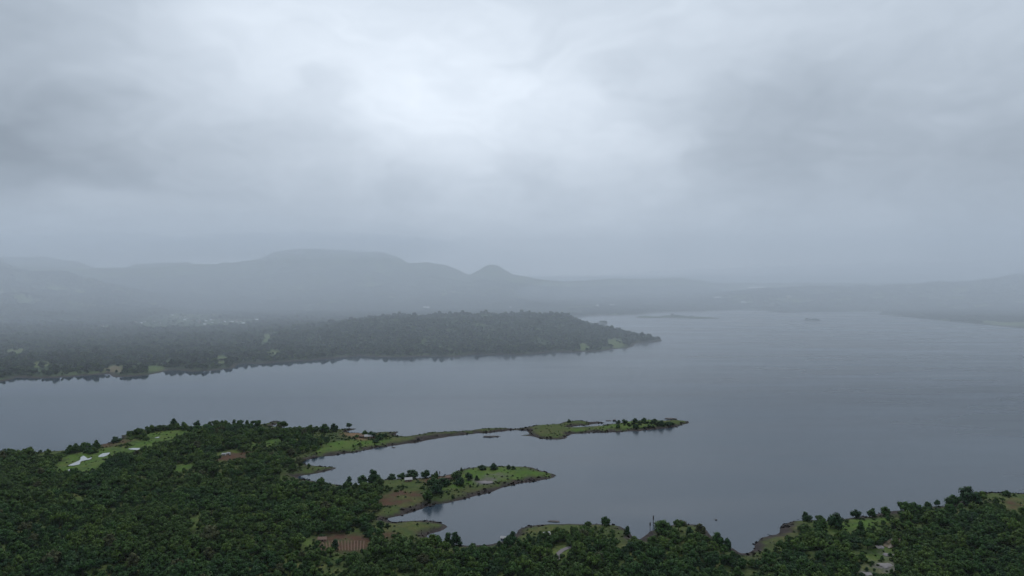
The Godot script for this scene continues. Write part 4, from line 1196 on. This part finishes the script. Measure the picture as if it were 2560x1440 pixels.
	for p in [Vector2(-1662.7, -3316.4), Vector2(-1561.2, -3169.5), Vector2(-1580.9, -3256.0), Vector2(-1481.0, -3087.4), Vector2(-1518.9, -3197.8), Vector2(-1427.5, -3035.0), Vector2(-1462.8, -3141.6), Vector2(-1379.2, -2984.4), Vector2(-1415.9, -3087.4), Vector2(-1335.9, -2935.4), Vector2(-1406.3, -3114.3), Vector2(-1255.2, -2797.6), Vector2(-1341.3, -3009.5), Vector2(-1363.3, -3087.4), Vector2(-1286.0, -2935.4), Vector2(-1332.0, -3061.0), Vector2(-1275.8, -2959.7), Vector2(-1295.7, -3035.0), Vector2(-1229.4, -2911.5), Vector2(-1260.1, -3009.5), Vector2(-1217.1, -2935.4), Vector2(-1245.9, -3035.0), Vector2(-1187.8, -2935.4), Vector2(-1176.8, -2959.7), Vector2(-1117.3, -2864.9), Vector2(-1545.8, -2864.9), Vector2(-1601.0, -2935.4), Vector2(-1601.4, -2984.4), Vector2(-1622.9, -2712.7), Vector2(-1523.5, -2935.4), Vector2(-1470.2, -2864.9), Vector2(-1158.8, -3087.4)]:
		var size := Vector3(rng.randf_range(8, 15), rng.randf_range(3.5, 5.5), rng.randf_range(6, 9))
		var pale := rng.randf() < 0.45
		house("village_house", ("small pale-roofed house in the hamlet beyond the lake woods" if pale else "small dark-roofed house in the hamlet beyond the lake woods"), "house", p + Vector2(rng.randf_range(-12, 12), rng.randf_range(-20, 20)), size, rng.randf_range(-0.6, 0.6), M.white_wall, M.pale_roof if pale else M.tile_roof, "houses of the far hamlet")
	for b in [
	[Vector2(2066.3, -5779.5), Vector3(140, 9, 40), 0.05, "factory_shed", "long white-roofed shed across the lake", "shed", "white_wall", "pale_roof"],
	[Vector2(1545.1, -5118.6), Vector3(50, 8, 22), 0.0, "warehouse", "pale wide building left of the long white shed", "building", "white_wall", "pale_roof"],
	[Vector2(1576.5, -4652.9), Vector3(34, 6, 14), 0.1, "warehouse", "low white building by the water below the long shed", "building", "white_wall", "pale_roof"],
	[Vector2(1932.2, -4777.1), Vector3(14, 20, 10), 0.0, "tower_house", "tall yellowish building with a narrow front across the lake", "building", "yellow_wall", "pale_roof"],
	[Vector2(1978.2, -4841.7), Vector3(14, 8, 10), 0.0, "low_house", "low yellowish building joined to the tall one", "building", "yellow_wall", "pale_roof"],
	[Vector2(2492.6, -4714.2), Vector3(12, 12, 10), 0.0, "white_house", "lone white house above the right end of the far shore", "house", "white_wall", "pale_roof"],
	[Vector2(552.3, -4423.0), Vector3(18, 9, 12), 0.2, "white_house", "white house behind the sandy far shore left of middle", "house", "white_wall", "pale_roof"],
	[Vector2(664.6, -4535.1), Vector3(26, 7, 12), 0.0, "white_house", "wide white house right of the other one on the far shore", "house", "white_wall", "pale_roof"],
	[Vector2(-9.8, -4165.6), Vector3(14, 9, 12), 0.0, "white_house", "white house just behind the crest of the wooded peninsula", "house", "white_wall", "pale_roof"],
	[Vector2(1323.1, -7167.3), Vector3(24, 12, 16), 0.0, "white_house", "faint pale house high on the far plain", "house", "white_wall", "pale_roof"],
	[Vector2(-535.1, -4264.9), Vector3(40, 6, 14), 0.0, "warehouse", "pale low roofs behind the left part of the peninsula", "building", "white_wall", "pale_roof"],
	[Vector2(2712.8, -4264.9), Vector3(16, 8, 10), 0.0, "white_house", "small pale house on the hazy right shore", "house", "white_wall", "pale_roof"]]:
		house(b[3], b[4], b[5], b[0], b[1], b[2], M[b[6]], M[b[7]])

	# furrows of the ploughed field
	var furrow := SurfaceTool.new()
	furrow.begin(Mesh.PRIMITIVE_TRIANGLES)
	for n in [[Vector2(-148.7, -523.0), Vector2(-141.4, -503.5)], [Vector2(-146.6, -524.5), Vector2(-139.3, -504.0)], [Vector2(-144.4, -525.5), Vector2(-137.4, -505.0)], [Vector2(-142.1, -526.0), Vector2(-135.2, -505.0)], [Vector2(-139.7, -526.5), Vector2(-133.2, -506.0)], [Vector2(-137.2, -526.5), Vector2(-131.3, -507.0)], [Vector2(-134.8, -526.5), Vector2(-129.3, -508.0)], [Vector2(-132.3, -526.5), Vector2(-127.2, -508.5)], [Vector2(-130.0, -527.5), Vector2(-125.3, -509.5)], [Vector2(-127.5, -527.5), Vector2(-123.2, -509.9)], [Vector2(-125.2, -528.0), Vector2(-121.0, -510.4)], [Vector2(-122.9, -529.0), Vector2(-118.8, -510.4)], [Vector2(-120.5, -529.5), Vector2(-116.6, -510.4)], [Vector2(-118.0, -529.5), Vector2(-114.4, -510.4)], [Vector2(-115.5, -529.5), Vector2(-112.0, -509.9)]]:
		var a: Vector2 = n[0]
		var b: Vector2 = n[1]
		for s in 8:
			var p := a.lerp(b, s / 8.0)
			var q := a.lerp(b, (s + 1) / 8.0)
			add_bar(furrow, Vector3(p.x, look(near_land, "h", p.x, p.y) - 0.15, p.y), Vector3(q.x, look(near_land, "h", q.x, q.y) - 0.15, q.y), 0.4, 0.4, 6)
	o = part("field_furrows", furrow.commit(), M.furrow, self)
	tag(o, "rows of pale earth across the ploughed brown field", "", "", "structure")

	# ------------------------------------------------------------ rocks, road, posts
	for r in [
	["rock_islet", "flat dark rock lying in the channel left of the outer island", Vector2(-28.2, -888.3), Vector3(22, 2.4, 6), 0.1, 0.0, true],
	["rock_islet", "tiny dark rock at the right end of the flat channel rock", Vector2(-19.3, -888.3), Vector3(4, 2.4, 3), 0.1, 0.1, true],
	["rock_islet", "dark oval rock in the water behind the outer island", Vector2(233.6, -1000.7), Vector3(17, 2.4, 9), 0.0, 0.0, true],
	["rock_islet", "small dark rock just left of the island wood", Vector2(148.5, -986.9), Vector3(5, 3.0, 4), 0.0, 0.4, true],
	["rock_islet", "thin reef left of the small dark rock by the island", Vector2(140.4, -986.9), Vector3(9, 1.2, 4), 0.0, 0.1, true],
	["rock_ledge", "dark ledge jutting into the water behind the grassy headland", Vector2(35.9, -580.3), Vector3(11, 1.3, 4), -0.1, 0.0, true],
	["rock_islet", "small dark speck of rock in the open water right of the headland", Vector2(175.6, -584.1), Vector3(2.0, 1.2, 2), 0.0, 0.1, true],
	["rock_islet", "small rock in the bay below the first tongue of land", Vector2(-144.9, -832.2), Vector3(5, 1.2, 3), 0.0, 0.0, true],
	["rock_slab", "largest pale rock slab at the lower right", Vector2(264.0, -478.5), Vector3(12, 2.4, 10), 0.3, -0.4, false],
	["rock_slab", "pale rock slab at the bottom edge, lower right", Vector2(244.8, -465.0), Vector3(11, 2.4, 8), 0.0, -0.4, false],
	["rock_slab", "small pale rock above the largest slab", Vector2(278.1, -500.5), Vector3(10, 2.2, 6), -0.2, -0.3, false],
	["rock_slab", "pale rock beside the brown pool", Vector2(277.5, -512.5), Vector3(8, 1.8, 6), 0.5, -0.3, false],
	["rock_slab", "grey rock outcrop in the middle of the second tongue", Vector2(-27.3, -682.0), Vector3(16, 2.2, 9), 0.2, -0.4, false]]:
		rock(r[0], r[1], Vector3(r[2].x, (0.0 if r[6] else ground(r[2].x, r[2].y)) + r[5], r[2].y), r[3], r[4], M.wet_rock if r[6] else M.pale_rock, r[3].x)
	var way: Array = [Vector2(32.9, -489.0), Vector2(33.1, -496.5), Vector2(34.7, -502.5), Vector2(37.8, -508.5), Vector2(42.3, -512.5), Vector2(48.1, -516.0)]
	var st := SurfaceTool.new()
	st.begin(Mesh.PRIMITIVE_TRIANGLES)
	for i in way.size() - 1:
		var a: Vector2 = way[i]
		var b: Vector2 = way[i + 1]
		for s in 4:
			var p := a.lerp(b, s / 4.0)
			var q := a.lerp(b, (s + 1) / 4.0)
			var na: Vector2 = (way[mini(i + 1, way.size() - 1)] - way[maxi(i - 1, 0)]).orthogonal().normalized()
			var nb: Vector2 = (way[mini(i + 2, way.size() - 1)] - way[i]).orthogonal().normalized()
			var u := na.lerp(nb, s / 4.0).normalized() * 1.9
			var w := na.lerp(nb, (s + 1) / 4.0).normalized() * 1.9
			var pts := []
			for e in [p + u, p - u, q - w, q + w]: pts.append(Vector3(e.x, look(near_land, "h", e.x, e.y) + 0.25, e.y))
			if (pts[1] - pts[0]).cross(pts[2] - pts[0]).y > 0: pts.reverse()
			for e in [0, 1, 2, 0, 2, 3]: st.add_vertex(pts[e])
	st.generate_normals()
	o = part("road", st.commit(), M.asphalt, self)
	tag(o, "short bend of a narrow grey road among the trees", "", "", "structure")
	for p in [
	[Vector2(119.8, -575.6), 7.0, "thin dark post standing in the water behind the headland"],
	[Vector2(114.7, -563.9), 5.5, "short dark post at the shore below the thin one"],
	[Vector2(-76.1, -713.9), 5.0, "thin dark post right of the tree row on the second tongue"]]:
		var sp := SurfaceTool.new()
		sp.begin(Mesh.PRIMITIVE_TRIANGLES)
		add_bar(sp, Vector3(0, -2, 0), Vector3(0.1, p[1], 0), 0.28, 0.2, 8)
		var post := thing("post", p[2], "post", Vector3(p[0].x, maxf(0.0, ground(p[0].x, p[0].y)), p[0].y))
		part("shaft", sp.commit(), M.dark_wood, post)
		var cap := SurfaceTool.new()
		cap.begin(Mesh.PRIMITIVE_TRIANGLES)
		add_bar(cap, Vector3(0.08, p[1] * 0.45, 0), Vector3(0.1, p[1] * 0.8, 0), 0.5, 0.55, 8)
		add_bar(cap, Vector3(0.1, p[1] * 0.8, 0), Vector3(0.1, p[1] + 0.2, 0), 0.55, 0.1, 8)
		part("head", cap.commit(), M.dark_wood, post)

	# ------------------------------------------------------------ haze over the far water and hills
	var mist_mat := FogMaterial.new()
	mist_mat.density = 0.00045
	mist_mat.albedo = Color(0.89, 0.945, 1.0)
	var mist := FogVolume.new()
	mist.name = numbered("mist_bank")
	mist.shape = RenderingServer.FOG_VOLUME_SHAPE_BOX
	mist.size = Vector3(20000, 430, 2900)
	mist.position = Vector3(0, 205, -2620)
	mist.material = mist_mat
	add_child(mist)
	tag(mist, "pale mist hanging over the far lake and hills", "mist", "", "stuff")
	for b in [
			["mist_bank", Vector3(-2300, 190, -4700), Vector3(5200, 900, 4600), 0.0001, "thicker rain mist over the valley at the left"],
			["mist_bank", Vector3(-500, 120, -6200), Vector3(5200, 640, 3000), 0.00006, "mist lying before the middle hills"],
			["ridge_cloud", Vector3(-2350, 540, -7700), Vector3(3600, 330, 1500), 0.0006, "low cloud dissolving the top of the highest ridge"],
			["ridge_cloud", Vector3(-4300, 470, -7000), Vector3(3000, 380, 1500), 0.0004, "low cloud on the ridge at the far left"],
			["mist_bank", Vector3(3300, 90, -5000), Vector3(6600, 440, 3800), 0.0003, "rain haze hiding the hills at the far right"]]:
		var bm := FogMaterial.new()
		bm.density = b[3]
		bm.albedo = mist_mat.albedo
		var bank := FogVolume.new()
		bank.name = numbered(b[0])
		bank.shape = RenderingServer.FOG_VOLUME_SHAPE_ELLIPSOID
		bank.size = b[2]
		bank.position = b[1]
		bank.material = bm
		add_child(bank)
		tag(bank, b[4], "mist", "", "stuff")
